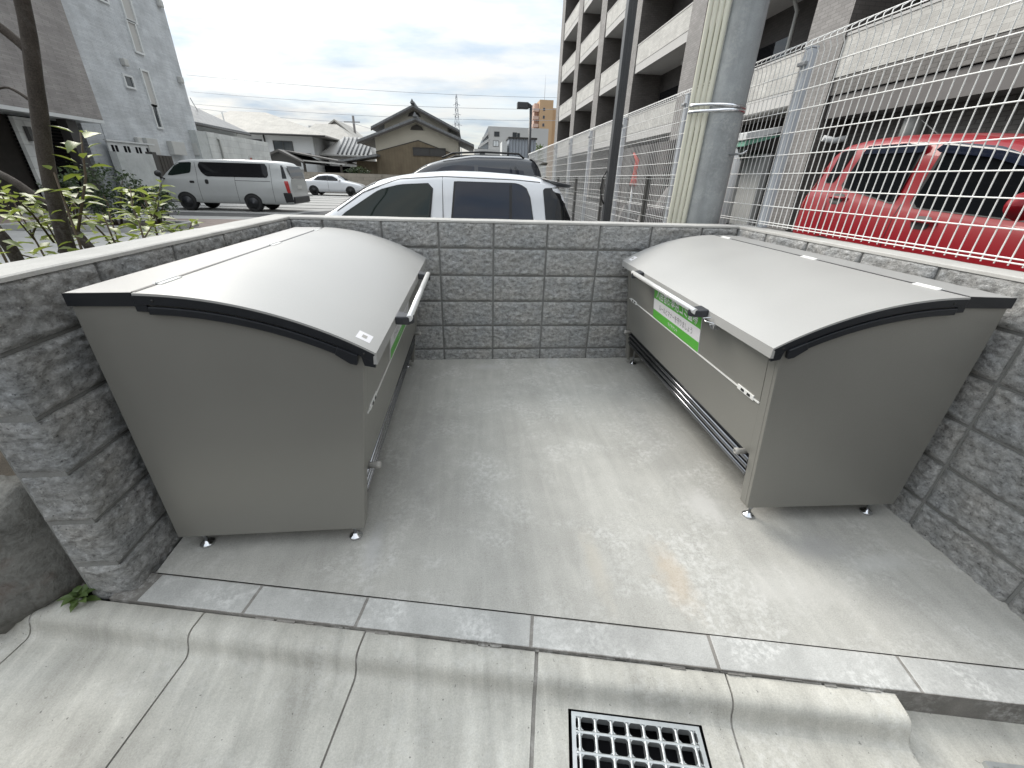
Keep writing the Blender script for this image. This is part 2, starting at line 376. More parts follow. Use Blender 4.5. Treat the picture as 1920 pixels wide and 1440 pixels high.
def build_ground():
    b = MB(); G = -0.30
    b.add([(-700, -700, G), (700, -700, G), (700, 900, G), (-700, 900, G)], [(0, 1, 2, 3)])
    tag(struct(b.build('ground', M['asphalt'])), 'dark ground spreading under the whole neighbourhood', 'ground')
    b = MB(); z = -0.10
    b.add([(-60, 0.2, z), (2.3, 0.2, z), (2.3, 60, z), (-60, 60, z)], [(0, 1, 2, 3)])
    tag(struct(b.build('parking_lot', M['lot'])), 'pale concrete parking lot beyond the block wall', 'parking lot')
    b = MB(); z = -0.095
    b.add([(-6.4, 0.2, z), (2.29, 0.2, z), (2.29, 17.5, z), (-5.6, 17.5, z), (-6.4, 15.5, z)], [(0, 1, 2, 3, 4)])
    for k in range(7):                                     # dark strips between the concrete bays
        y = 17.8+k*2.1; b.add([(-30, y, z), (2, y, z), (2, y+0.35, z), (-30, y+0.35, z)], [(0, 1, 2, 3)])
    b.add([(-30, 13.2, z), (-6.5, 13.2, z), (-6.2, 14.6, z), (-30, 14.6, z)], [(0, 1, 2, 3)])
    tag(struct(b.build('asphalt_lane', M['lotdark'])), 'dark asphalt lane and strips across the pale parking lot', 'road')
    b = MB(); z = -0.09
    b.add([(-14, 8.6, z), (-4.2, 10.2, z), (-4.6, 12.4, z), (-14, 11.6, z)], [(0, 1, 2, 3)])
    tag(struct(b.build('brick_paving', M['paver'])), 'reddish brick paving between planter and parking lot', 'paving')
    b = MB(); b.add([(-60, -40, -0.19), (60, -40, -0.19)]+[kp(60, 0.70, -0.12), kp(-60, 0.70, -0.12)], [(0, 1, 2, 3)])
    tag(struct(b.build('road', M['asphalt'])), 'asphalt street in front of the gutter', 'road')
    # concrete path on the far side of the left wall
    b = MB(); z = -0.075
    b.add([(-14, -0.3, z), (-1.2, -0.3, z), (-1.2, 8.2, z), (-14, 6.2, z)], [(0, 1, 2, 3)])
    tag(struct(b.build('path', M['lot'])), 'light concrete path beyond the left block wall', 'path')
    b = MB(); z = -0.07
    P = [(-8, -2.2), (-1.19, -2.2), (-1.19, -0.3), (-8, -0.3)]
    n = 40; Q = np.zeros((n, n, 3))
    for i in range(n):
        for j in range(n):
            x = -6+4.82*i/(n-1); y = -1.28*(1-j/(n-1))*1.0-0.25*(j/(n-1))-0.6*(1-j/(n-1))
            Q[i, j] = (x, y, z)
    Q[:, :, 2] += 0.05*(fbm(Q*6, 4)-0.5)
    b.grid(Q)
    tag(struct(b.build('planting_bed', M['soil'])), 'brown soil of the planting bed left of the wall', 'soil')

def build_pad():
    b = MB(); n = 60; P = np.zeros((n, n, 3))
    for i in range(n):
        for j in range(n):
            u, w = i/(n-1), j/(n-1)
            xa = XL+0.004+u*(XR-XL-0.008)
            front = O.y+(xa-O.x)*(EV.y/EV.x)+0.002
            P[i, j] = (xa, front*w, 0)
    P[:, :, 2] = SL*P[:, :, 1]+0.003*(fbm(P*3+5, 3)-0.5)
    b.grid(P)
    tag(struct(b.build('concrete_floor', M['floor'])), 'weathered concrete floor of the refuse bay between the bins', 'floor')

GR_S = (0.147, 0.550); GR_V = (0.242, 0.66)
def build_gutter():
    b = MB()                                               # border blocks flush with the pad
    js = [-1.425, -1.02, -0.604, 0.010, 0.632, 1.26, 1.87, 2.5]
    for i in range(len(js)-1):
        s0, s1 = js[i]+(0.004 if i else 0), js[i+1]-0.004
        top, bot = -0.001+0.002*random.random(), -0.2
        vs = []
        for dz in (bot, top):
            for v in (0.0015, 0.1155):
                for s in (s0, s1): vs.append(kp(s, v, dz))
        b.add(vs, [(0,2,3,1),(4,5,7,6),(0,1,5,4),(2,6,7,3),(0,4,6,2),(1,3,7,5)])
    o = b.build('border_kerb', M['border'], bevel=0.004)
    tag(struct(o), 'row of pale border blocks along the front of the bay floor', 'kerb')
    b = MB()
    vs = [kp(s, v, dz) for dz in (-0.2, -0.0015) for v in (0.001, 0.1165) for s in (-1.53, 2.5)]
    b.add(vs, [(0,2,3,1),(4,5,7,6),(0,1,5,4),(2,6,7,3),(0,4,6,2),(1,3,7,5)])
    vs = [kp(s, v, dz) for dz in (-0.2, -0.018) for v in (0.117, 0.120) for s in (-4, 1.19)]
    b.add(vs, [(0,2,3,1),(4,5,7,6),(0,1,5,4),(2,6,7,3),(0,4,6,2),(1,3,7,5)])
    prof = [(0.12, -0.018), (0.18, -0.020), (0.200, -0.028), (0.208, -0.043), (0.212, -0.066), (0.222, -0.086), (0.236, -0.096), (0.45, -0.106), (0.70, -0.116)]
    P = [[kp(s, v, dz) for v, dz in prof] for s in (-4, GR_S[0]-0.01)]
    b.grid(P); 
    P = [[kp(s, v, dz) for v, dz in prof] for s in (GR_S[1]+0.01, 1.176)]
    b.grid(P)
    # crumbled mortar between the border blocks and the gutter
    for i in range(60):
        s = random.uniform(-1.0, 1.1); l = random.uniform(0.01, 0.07); w = random.uniform(0.004, 0.012)
        h = random.uniform(-0.016, -0.006)
        b.obox(kp(s, 0.114, h-0.02), EV*l, NV*w, Vector((0, 0, 0.02)))
    tag(struct(b.build('mortar_joints', M['joint'])), 'dark mortar joints between kerb and gutter blocks', 'mortar')
    prof = [(0.1195, -0.03), (0.1195, -0.014), (0.123, -0.0105), (0.178, -0.0125), (0.193, -0.018), (0.203, -0.029), (0.2095, -0.045), (0.214, -0.062), (0.2205, -0.076), (0.229, -0.086), (0.240, -0.0905)]
    b = MB()
    gj = [-4.15, -3.55, -2.95, -2.35, -1.755, -1.160, -0.565, 0.035, 0.650, 1.178]
    def dzap(v): return -0.0905-(v-0.24)*0.05
    for i in range(len(gj)-1):
        s0, s1 = gj[i]+0.003, gj[i+1]-0.0035
        if i == 6: s1 -= 0.006
        ns = 12
        jit = random.uniform(-0.001, 0.001)
        S = np.linspace(s0, s1, ns)
        b.grid([[kp(s, v, dz+jit) for v, dz in prof] for s in S])
        has = s0 < GR_S[0] and s1 > GR_S[1]
        VV = [0.240, GR_V[1], 0.70]
        SS = [s0, GR_S[0]-0.006, GR_S[1]+0.006, s1] if has else [s0, s1]
        for a in range(len(SS)-1):
            for c in range(2):
                if has and a == 1 and c == 0: continue
                b.add([kp(SS[a], VV[c], dzap(VV[c])+jit), kp(SS[a+1], VV[c], dzap(VV[c])+jit), kp(SS[a+1], VV[c+1], dzap(VV[c+1])+jit), kp(SS[a], VV[c+1], dzap(VV[c+1])+jit)], [(0, 1, 2, 3)])
        full = [(0.1195, -0.2)]+prof[1:]+[(0.70, dzap(0.70)), (0.70, -0.2)]
        for s in (s0, s1):
            b.add([kp(s, v, dz+jit) for v, dz in full], [tuple(range(len(full)))])
    # slanted end of the raised gutter, then the lower flat gutter
    e0 = [kp(1.173, v, dz) for v, dz in prof]; e1 = [kp(1.173+0.016, v, min(-0.100, dz-0.004)) for v, dz in prof]
    b.grid([e0, e1])
    b.add([kp(1.17, 0.116, -0.104), kp(4, 0.116, -0.104), kp(4, 0.70, -0.125), kp(1.17, 0.70, -0.125)], [(0, 1, 2, 3)])
    # pit walls under the grate
    a, c = GR_S; d, e = GR_V
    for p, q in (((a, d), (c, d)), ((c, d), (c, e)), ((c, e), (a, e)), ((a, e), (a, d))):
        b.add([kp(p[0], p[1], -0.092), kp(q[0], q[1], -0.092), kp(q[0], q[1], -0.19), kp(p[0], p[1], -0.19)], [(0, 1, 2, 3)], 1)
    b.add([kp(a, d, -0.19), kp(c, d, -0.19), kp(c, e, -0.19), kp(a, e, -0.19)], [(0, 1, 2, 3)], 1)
    tag(struct(b.build('gutter_kerb', [M['kerb'], M['void']], fix=True)), 'L-shaped concrete gutter blocks with a rounded lip along the street', 'gutter')

def build_grate(name, label, s0, v0, nx, ny, base_dz, wx, wy):
    o = thing(name, label, 'drain grate', kp(s0, v0, base_dz))
    b = MB(); px = wx/nx; py = wy/ny
    def bx(x0, x1, y0, y1, z0, z1):
        b.obox(EV*x0+NV*y0+Vector((0, 0, z0-0.005*0)), EV*(x1-x0), NV*(y1-y0), Vector((0, 0, z1-z0)))
    for i in range(nx):
        bx((i+.5)*px-0.0045, (i+.5)*px+0.0045, 0.012, wy-0.012, -0.028, 0.0)
    for j in range(1, ny):
        bx(0.012, wx-0.012, j*py-0.0045, j*py+0.0045, -0.028, 0.0005)
    b.build('bars', M['grate'], o, bevel=0.003)
    b = MB()
    bx(0, wx, 0, 0.0125, -0.03, 0.001); bx(0, wx, wy-0.0125, wy, -0.03, 0.001)
    bx(0, 0.0125, 0.0125, wy-0.0125, -0.03, 0.001); bx(wx-0.0125, wx, 0.0125, wy-0.0125, -0.03, 0.001)
    # corner fillets of every opening
    fl = 0.0075; xs = [0.0125]+[(i+.5)*px for i in range(nx)]+[wx-0.0125]
    for i in range(nx+1):
        for j in range(ny):
            x0, x1 = xs[i]+(0.0045 if i else 0), xs[i+1]-(0.0045 if i < nx else 0)
            y0, y1 = j*py+(0.0045 if j else 0.0125), (j+1)*py-(0.0045 if j < ny-1 else 0.0125)
            for (cx, sx) in ((x0, 1), (x1, -1)):
                for (cy, sy) in ((y0, 1), (y1, -1)):
                    p = [(cx, cy), (cx+sx*fl, cy), (cx+sx*fl*.35, cy+sy*fl*.35), (cx, cy+sy*fl)]
                    b.prism(p, lambda a, c, d: EV*a+NV*c+Vector((0, 0, d)), -0.02, 0.0)
    b.build('frame', M['grate'], o)
    return o

# ------------------------------------------------------------------ block walls
ROWS = [-0.10, 0.0895, 0.2895, 0.4895, 0.6895, 0.8895, 1.072]
def wall(name, label, org, dirv, outv, s_joints, thick, end_face=None, cap_over=0.0, rows=ROWS):
    """split-face block wall: dirv runs along the face, outv points out of the visible face"""
    root = thing(name, label, 'wall', org)
    dv, ov = Vector(dirv).normalized(), Vector(outv).normalized()
    def W(s, d, z): return dv*s+ov*d+Vector((0, 0, z))
    s0, s1 = s_joints[0], s_joints[-1]
    core = MB(); core.obox(W(s0+0.004, -thick+0.004, rows[0]), dv*(s1-s0-0.008), ov*(thick-0.004-0.011), Vector((0, 0, rows[-1]-rows[0])))
    core.build('mortar_core', M['mortar'], root)
    b = MB()
    def face(a0, a1, z0, z1, fn, seedv):
        g = 0.007; a0 += g; a1 -= g; z0 += g; z1 -= g
        nu = max(6, int((a1-a0)/0.0085)); nv = max(6, int((z1-z0)/0.0085))
        A, Z = np.meshgrid(np.linspace(a0, a1, nu), np.linspace(z0, z1, nv), indexing='ij')
        p = np.stack([A, Z, np.full_like(A, seedv)], -1)
        d = 0.024*(fbm(p*np.array([34, 52, 1]), 3, 0.7)-0.5)+0.011*(fbm(p*np.array([9, 13, 1])+9, 3)-0.5)
        e = np.minimum(np.minimum(A-a0, a1-A), np.minimum(Z-z0, z1-Z))
        k = np.clip(e/0.018, 0, 1); k = k*(2-k)
        D = -0.006+(0.009+d)*k
        P = np.zeros(A.shape+(3,))
        for i in range(nu):
            for j in range(nv): P[i, j] = fn(A[i, j], D[i, j], Z[i, j])
        b.grid(P)
        # skirts back into the joint
        for row in (P[:, 0], P[:, -1], P[0], P[-1]):
            b.grid([row, row-np.array(fn(0, 0.012, 0))+np.array(fn(0, 0, 0))], smooth=False)
    sd = random.random()*50
    for r in range(len(rows)-1):
        for c in range(len(s_joints)-1):
            sd += 3.7; face(s_joints[c], s_joints[c+1], rows[r], rows[r+1], lambda a, d, z: W(a, d, z), sd)
        if end_face:       # the end of the wall facing the street
            sd += 2.3; face(-thick, 0.0, rows[r], rows[r+1], lambda a, d, z: W(s1+d, a, z), sd)
    b.build('blocks', M['block'], root, fix=True)
    # mortar coping, slightly uneven
    cb = MB(); n = int((s1-s0)/0.05)+2; pr = []
    for i in range(n):
        s = s0-cap_over+(s1-s0+cap_over+(0.004 if end_face else 0))*i/(n-1)
        t = 1.0825+0.0006*math.sin(i*0.7)+random.uniform(-.0003, .0003); w = random.uniform(-.0006, .0006)
        pr.append([W(s, -thick-0.002, 1.066), W(s, -thick-0.002, t-0.004), W(s, -thick+0.004, t), W(s, -0.008+w, t), W(s, -0.001+w, t-0.004), W(s, 0.000+w, 1.0665)])
    cb.grid(np.array([[list(p) for p in q] for q in pr]), smooth=False)
    cb.add(pr[0], [tuple(range(6))]); cb.add(pr[-1], [tuple(range(6))])
    cb.build('coping', M['coping'], root)
    return root

def build_walls():
    jb = [XL]+[x for x in (-0.8, -0.4, 0, 0.4, 0.8, 1.2, 1.6, 2.0)]+[XR]
    wall('block_wall', 'grey split-face block wall across the back of the bay with a pale mortar top', (0, 0, 0), (1, 0, 0), (0, -1, 0), jb, 0.158, cap_over=0.0)
    dl = (math.sin(AL), -math.cos(AL), 0); ol = (math.cos(AL), math.sin(AL), 0)
    wall('block_wall', 'grey split-face block wall behind the left bin, its street end next to the boulder', (XL, 0, 0), dl, ol, [-0.155, 0.034, 0.434, 0.834, 1.234, 1.634, 2.034], 0.158, end_face=True)
    dr = (math.sin(AR), -math.cos(AR), 0); orr = (-math.cos(AR), -math.sin(AR), 0)
    wall('block_wall', 'sunlit split-face block wall behind the right bin, under the white mesh fence', (XR, 0, 0), dr, orr, [-0.155, 0.326, 0.726, 1.126, 1.526, 1.926, 2.326, 2.545], 0.16, end_face=True)

# ------------------------------------------------------------------ text
def text_mesh(body, size, fn, depth=0.0008, bold=0.0, sx=1.0):
    cu = bpy.data.curves.new('lettering', 'FONT'); cu.body = body; cu.size = size; cu.align_x = 'CENTER'; cu.align_y = 'CENTER'
    cu.offset = bold; cu.resolution_u = 3
    ob = bpy.data.objects.new('lettering', cu); COL.objects.link(ob)
    dg = bpy.context.evaluated_depsgraph_get(); dg.update()
    me = bpy.data.meshes.new_from_object(ob.evaluated_get(dg))
    bpy.data.objects.remove(ob)
    xs = [v.co.x for v in me.vertices]; ys = [v.co.y for v in me.vertices]
    cx = (min(xs)+max(xs))/2 if xs else 0; cy = (min(ys)+max(ys))/2 if ys else 0
    for v in me.vertices: v.co = fn((v.co.x-cx)*sx, v.co.y-cy)
    me.name = 'lettering'
    return me, (max(xs)-min(xs) if xs else 1)
def lettering(body, width, size, fn, m, parent, bold=0.0):
    me, w = text_mesh(body, size, fn, bold=bold)
    me2 = me
    k = width/w
    bpy.data.meshes.remove(me)
    me2, _ = text_mesh(body, size, fn, bold=bold, sx=k)
    me2.materials.append(m)
    o = bpy.data.objects.new('lettering', me2); COL.objects.link(o); o.parent = parent
    return o

# ------------------------------------------------------------------ refuse bins
BL = 1.785                                             # length along local y
ZB, ZT = 0.04, 1.025
def arc_lid(n=40, off=0.0):
    # circle through hinge, middle and front edge in the (u,z) plane
    a, b, c = (0.185, 1.025), (0.525, 0.975), (0.862, 0.828)
    ax, ay, bx, by, cx, cy = *a, *b, *c
    d = 2*(ax*(by-cy)+bx*(cy-ay)+cx*(ay-by))
    ux = ((ax*ax+ay*ay)*(by-cy)+(bx*bx+by*by)*(cy-ay)+(cx*cx+cy*cy)*(ay-by))/d
    uy = ((ax*ax+ay*ay)*(cx-bx)+(bx*bx+by*by)*(ax-cx)+(cx*cx+cy*cy)*(bx-ax))/d
    r = math.hypot(ax-ux, ay-uy)+off
    t0 = math.atan2(ay-uy, ax-ux); t1 = math.atan2(cy-uy, cx-ux)
    return [(ux+r*math.cos(t0+(t1-t0)*i/(n-1)), uy+r*math.sin(t0+(t1-t0)*i/(n-1))) for i in range(n)]
def front_u(z): return 0.722+(z-0.04)*(0.093/0.76)      # leaning front face
def make_bin(label, loc, rz, floor_near, floor_far):
    root = thing('refuse_bin', label, 'refuse bin', loc, rz, 'grey refuse bins in the bay')
    UZ = lambda u, z, y: (u, y, z)
    inner = arc_lid(40, -0.030)
    prof = [(0.0, ZB), (0.0, 0.99), (0.18, 0.99)]+[p for p in inner if p[0] > 0.185 and p[0] < front_u(p[1])-0.004]+[(front_u(0.80), 0.80), (front_u(ZB), ZB)]
    for (y0, y1) in ((0.0, 0.018), (BL-0.018, BL)):
        b = MB(); b.prism(prof, UZ, y0, y1)
        # folded front edge of the side panel
        yy = (0.018, 0.060) if y0 == 0 else (BL-0.060, BL-0.018)
        q = [(front_u(ZB), ZB), (front_u(0.80), 0.80), (front_u(0.80)-0.02, 0.80), (front_u(ZB)-0.02, ZB)]
        b.prism(q, UZ, yy[0], yy[1])
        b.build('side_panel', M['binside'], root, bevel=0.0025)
    b = MB(); b.box(0.002, 0.016, 0.018, BL-0.018, ZB+0.02, 0.985); b.box(0.016, 0.70, 0.018, BL-0.018, 0.165, 0.178)
    b.build('back_panel', M['binside'], root)
    # lower front panel and the drop-down flap above it
    def slab(z0, z1, y0, y1, t0, t1):
        bb = MB(); q = [(front_u(z0)+t1, z0), (front_u(z1)+t1, z1), (front_u(z1)+t0, z1), (front_u(z0)+t0, z0)]
        bb.prism(q, UZ, y0, y1); return bb
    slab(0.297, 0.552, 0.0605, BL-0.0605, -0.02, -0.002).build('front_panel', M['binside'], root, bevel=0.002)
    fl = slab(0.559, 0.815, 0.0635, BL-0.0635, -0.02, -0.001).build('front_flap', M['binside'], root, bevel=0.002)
    slab(0.5525, 0.5585, 0.0635, BL-0.0635, -0.012, 0.003).build('flap_trim', M['white_metal'], root)
    for y in (0.10, BL-0.22):
        bb = slab(0.546, 0.569, y, y+0.12, -0.002, 0.004)
        h = bb.build('flap_hinge', M['white_metal'], root, bevel=0.0015)
        for q in (0.03, 0.075):
            pn = MB(); z = 0.557; pn.prism([(front_u(z)+0.0035, z-0.005), (front_u(z)+0.0035, z+0.006), (front_u(z)+0.0055, z+0.006), (front_u(z)+0.0055, z-0.005)], UZ, y+q, y+q+0.022)
            pn.build('hinge_slot', M['ink'], h)
    # black ribbed kick strip
    b = MB(); q = [(-0.03, 0.166), (-0.012, 0.166), (-0.012, 0.297), (-0.03, 0.297)]
    b.prism([(front_u(z)+t, z) for t, z in q], UZ, 0.061, BL-0.061)
    ks = b.build('kick_strip', M['black'], root)
    rb = MB()
    for z0 in (0.176, 0.212, 0.248):
        pts = [(-0.012, z0), (-0.002, z0+0.005), (0.002, z0+0.014), (-0.001, z0+0.024), (-0.012, z0+0.029)]
        rb.prism([(front_u(z0+0.015)+t, z) for t, z in pts], UZ, 0.0615, BL-0.0615, 0, True)
    rb.build('rib', M['blackrib'], ks)
    for y in (0.094, BL-0.094):                           # rubber stops
        b = MB(); z = 0.292; b.lathe([(0.013, 0.0), (0.013, 0.036), (0.0155, 0.040), (0.0155, 0.052), (0.011, 0.056), (0.006, 0.056), (0.006, 0.050), (0.0, 0.050)], (front_u(z)-0.01, y, z), 14, 'x')
        b.build('bumper_stop', M['rubber'], root)
    # fixed top strip
    b = MB(); b.prism([(-0.004, 0.988), (-0.004, 1.023), (0.178, 1.026), (0.178, 0.992)], UZ, -0.002, BL+0.002)
    b.build('top_panel', M['bintop'], root, bevel=0.002)
    for (y0, y1) in ((-0.0065, -0.0005), (BL+0.0005, BL+0.0065)):
        b = MB(); b.prism([(-0.006, 0.984), (-0.006, 1.0225), (0.178, 1.0255), (0.178, 0.984)], UZ, y0, y1)
        b.build('end_cap', M['black'], root)
    # curved lid with a folded lip, black edge frame below
    out, inn = arc_lid(44), arc_lid(44, -0.007)
    lidp = out+[(out[-1][0]+0.001, out[-1][1]-0.040), (out[-1][0]-0.012, out[-1][1]-0.040), (out[-1][0]-0.010, out[-1][1]-0.012)]+inn[::-1]
    b = MB(); b.prism(lidp, UZ, -0.012, BL+0.012, 0, True)
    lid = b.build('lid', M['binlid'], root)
    lid.data.polygons.foreach_set('use_smooth', [len(p.vertices) == 4 for p in lid.data.polygons])
    e = lid.modifiers.new('edge', 'EDGE_SPLIT'); e.split_angle = rad(25)
    s2 = MB(); s2.prism([(0.1775, 1.017), (0.1775, 1.0268), (0.1890, 1.0262), (0.1890, 1.017)], UZ, 0, BL); s2.build('hinge_gap', M['black'], root)
    for y in (0.10, 0.985-0.05, BL-0.10-0.10):
        b = MB(); b.prism([(0.172, 1.0245), (0.172, 1.0285), (0.200, 1.0275), (0.200, 1.0225)], UZ, y, y+0.105)
        b.tube([(0.183, y, 1.0285), (0.183, y+0.105, 1.0285)], 0.0035, 8)
        b.build('lid_hinge', M['white_metal'], root, bevel=0.001)
    a2, a3 = arc_lid(44, -0.0075), arc_lid(44, -0.036)
    a4, a5 = arc_lid(44, -0.040), arc_lid(44, -0.064)
    for sgn, ye in ((-1, 0.0), (1, BL)):
        b = MB(); i0 = 0; b.prism([(0.1785, 0.968), (0.1785, 1.0165), (0.212, 1.013), (0.212, 0.966)], UZ, ye+sgn*0.0006, ye+sgn*0.0085)
        ring = a2[i0:]+a3[i0:][::-1]
        b.prism(ring, UZ, ye+sgn*0.0005, ye+sgn*0.0105, 0)
        # corner block at the front of the frame
        fu, fz = a2[-1]
        b.prism([(fu-0.05, fz+0.012), (fu+0.0005, fz-0.006), (fu-0.004, fz-0.048), (fu-0.040, fz-0.040)], UZ, ye-sgn*0.004, ye+sgn*0.0095)
        fr = b.build('lid_frame', M['black'], root, bevel=0.002)
        for k in (3, 41):
            sc = MB(); p = arc_lid(44, -0.022)[k]; sc.lathe([(0.0, 0), (0.0045, 0), (0.0045, 0.0012), (0, 0.0012)] if sgn > 0 else [(0, 0), (0.0045, 0), (0.0045, -0.0012), (0, -0.0012)], (p[0], ye+sgn*0.0106, p[1]), 10, 'y')
            sc.build('screw', M['ink'], fr)
        b = MB(); k0, k1 = 2, 39
        b.prism(a4[k0:k1]+a5[k0:k1][::-1], UZ, ye+sgn*0.001, ye+sgn*0.0155)
        b.prism([(a4[36][0], a4[36][1]+0.004), (a4[40][0]+0.004, a4[40][1]+0.004), (a5[40][0]+0.010, a5[40][1]-0.010), (a5[40][0]-0.012, a5[40][1]-0.004), (a5[36][0], a5[36][1])], UZ, ye+sgn*0.001, ye+sgn*0.020)
        b.build('guide_rail', M['black'], root, bevel=0.0025)
    # handle bar on two dark brackets
    yb0, yb1 = 0.395, 1.30
    hu, hz = out[-1]
    hb = MB()
    b = MB(); b.tube([(hu+0.055, yb0, hz-0.010), (hu+0.055, yb1, hz-0.010)], 0.0135, 16)
    hb_o = b.build('handle', M['bar'], root)
    for y, sg in ((yb0, -1), (yb1, 1)):
        b = MB(); pts = [(hu-0.001, -0.034), (hu+0.030, -0.026), (hu+0.055, -0.012), (hu+0.069, 0.010), (hu+0.073, 0.028), (hu+0.062, 0.040), (hu+0.040, 0.046), (hu-0.001, 0.050)]
        q = [(u, y-sg*0.012+sg*v*1.0*-1) for u, v in pts]
        b.prism([(u, yy) for u, yy in q], lambda u, yy, z: (u, yy, z+ (0.014-(u-hu)*0.16)), hz-0.044, hz-0.008, 0)
        b.build('handle_bracket', M['plastic'], root, bevel=0.007, seg=3)
    # draw latch beside the bracket
    y0 = 1.372
    b = MB(); uu = hu+0.004
    b.tube([(uu+0.004, y0-0.004, hz-0.016), (uu+0.028, y0-0.030, hz-0.028), (uu+0.030, y0-0.008, hz-0.036), (uu+0.008, y0+0.030, hz-0.034), (uu+0.004, y0+0.032, hz-0.060)], 0.0026, 8)
    lt = b.build('latch', M['chrome'], root)
    b = MB(); b.box(hu-0.030, hu+0.006, y0-0.002, y0+0.030, hz-0.066, hz-0.043); b.tube([(hu+0.004, y0+0.004, hz-0.05), (hu+0.016, y0+0.004, hz-0.05)], 0.006, 10)
    b.build('latch_plate', M['galv'], lt, bevel=0.002)
    # warning sticker on the lid
    b = MB(); t = [arc_lid(44, 0.0006)[k] for k in range(38, 42)]
    b.grid([[(u, y, z) for u, z in t] for y in (0.035, 0.100)]); stk = b.build('sticker', M['sign_white'], root)
    b = MB(); t = [arc_lid(44, 0.0011)[k] for k in range(39, 41)]
    b.grid([[(u, y, z) for u, z in t] for y in (0.055, 0.080)]); b.build('pictogram', M['rubber'], stk)
    # green notice on the flap
    ys, ye, z0, z1 = 0.55, 1.185, 0.563, 0.790
    nv = Vector((0.76, 0, -0.093)).normalized()
    def onf(y, z, off=0.0): return Vector((front_u(z)-0.001, y, z))+nv*off
    b = MB()
    for a, c, mi in ((z0, 0.618, 0), (0.618, 0.690, 1), (0.690, z1, 0)):
        b.add([onf(ys, a, 0.004), onf(ye, a, 0.004), onf(ye, c, 0.004), onf(ys, c, 0.004)], [(0, 1, 2, 3)], mi)
    for p, q in (((ys, z0), (ye, z0)), ((ye, z0), (ye, z1)), ((ye, z1), (ys, z1)), ((ys, z1), (ys, z0))):
        b.add([onf(*p, 0.0), onf(*q, 0.0), onf(*q, 0.004), onf(*p, 0.004)], [(0, 1, 2, 3)], 1)
    sg = b.build('notice_sign', [M['sign_green'], M['sign_white']], root)
    ym = (ys+ye)/2
    # the front faces local +x; reading direction runs towards +y
    lettering('入居者様専用ゴミ置場', 0.56, 0.075, lambda a, c: onf(ym+a, 0.735+c, 0.0048), M['sign_white'], sg, 0.0012)
    lettering('ルールとマナーを守りましょう', 0.46, 0.042, lambda a, c: onf(ym+0.005+a, 0.653+c, 0.0048), M['sign_text'], sg, 0.0002)
    lettering('マイテナント', 0.135, 0.028, lambda a, c: onf(ym-0.01+a, 0.592+c, 0.0048), M['sign_white'], sg, 0.0006)
    lettering('YODOKO', 0.083, 0.021, lambda a, c: onf(1.712+a-0.03, 0.775+c, 0.0012), M['ink'], fl, 0.0004)
    # four adjustable feet
    for u, y, fz in ((0.062, 0.045, floor_near), (0.665, 0.045, floor_near), (0.062, BL-0.045, floor_far), (0.665, BL-0.045, floor_far)):
        b = MB(); b.tube([(u, y, fz+0.014), (u, y, ZB+0.14)], 0.0065, 10); b.lathe([(0.0, 0.05), (0.011, 0.05), (0.011, 0.060), (0, 0.060)], (u, y, fz), 6, smooth=False)
        ft = b.build('foot', M['galv'], root)
        b = MB(); b.lathe([(0.0, 0.0), (0.0265, 0.0), (0.028, 0.004), (0.024, 0.010), (0.013, 0.015), (0.011, 0.022), (0, 0.024)], (u, y, fz), 18)
        b.build('foot_pad', M['chrome'], ft)
    return root

def build_bins():
    make_bin('grey steel refuse bin at the left wall, its curved lid facing right', (-0.952, -1.872, 0.0), 0.0, -0.0475, -0.003)
    make_bin('grey steel refuse bin at the right wall, green notice in full view on its front', (2.240, -0.100, 0.0), math.pi-0.028, -0.003, -0.0495)

build_ground(); build_pad(); build_gutter()
build_grate('drain_grate', 'square steel drain grate set in the gutter in front of the bay', GR_S[0]+0.004, GR_V[0]+0.003, 8, 8, -0.093, GR_S[1]-GR_S[0]-0.008, GR_V[1]-GR_V[0]-0.008)
g2 = build_grate('drain_grate', 'second drain grate cut off by the bottom right corner of the picture', 1.38, 0.238, 8, 8, -0.093, 0.40, 0.40)
pb = MB(); pb.obox(EV*0.002+NV*0.002+Vector((0, 0, -0.031)), EV*0.396, NV*0.396, Vector((0, 0, 0.004))); pb.build('pit_shade_plate', M['void'], g2)  # black plate above solid gutter, its colour replaces the shade of a pit
build_walls(); build_bins()

# ------------------------------------------------------------------ more materials
M['fence'] = plain('fence_white', (0.82, 0.82, 0.80), 0.35, 0.0, 0.03)
M['fencepost'] = plain('fence_post', (0.50, 0.53, 0.57), 0.38, 0.25, 0.05)
M['thinwire'] = plain('thin_wire', (0.40, 0.41, 0.40), 0.45, 0.3, 0.05)
M['darkpost'] = plain('dark_post', (0.085, 0.083, 0.078), 0.45, 0.2, 0.1, 12)
M['lamppost'] = plain('lamp_post_paint', (0.060, 0.062, 0.066), 0.38, 0.1, 0.1, 8)
M['pole'] = mat_concrete('pole_concrete', (0.27, 0.285, 0.29), 0.20, 0.14, 0.25, fine=0.08, grit=0.3, rough=0.75)
M['conduit'] = plain('cream_conduit', (0.68, 0.67, 0.56), 0.4, 0, 0.05, 3)
M['car_white'] = plain('white_paint', (0.70, 0.715, 0.74), 0.28, 0, 0.01, 1, coat=0.8)
M['car_black'] = plain('black_paint', (0.012, 0.015, 0.022), 0.25, 0, 0.02, 1, coat=0.8)
M['car_silver'] = plain('silver_paint', (0.50, 0.515, 0.51), 0.35, 0.15, 0.03, 3, coat=0.5)
M['car_red'] = plain('red_paint', (0.25, 0.0035, 0.010), 0.42, 0.0, 0.02, 1, coat=0.35, spec=0.3)
M['glass'] = glassy('car_glass', (0.008, 0.009, 0.011), 0.03, 0.4)
M['glass_blue'] = glassy('privacy_glass', (0.008, 0.012, 0.026), 0.04, 0.5)
M['glass_green'] = glassy('tinted_glass', (0.012, 0.020, 0.017), 0.04, 0.35)
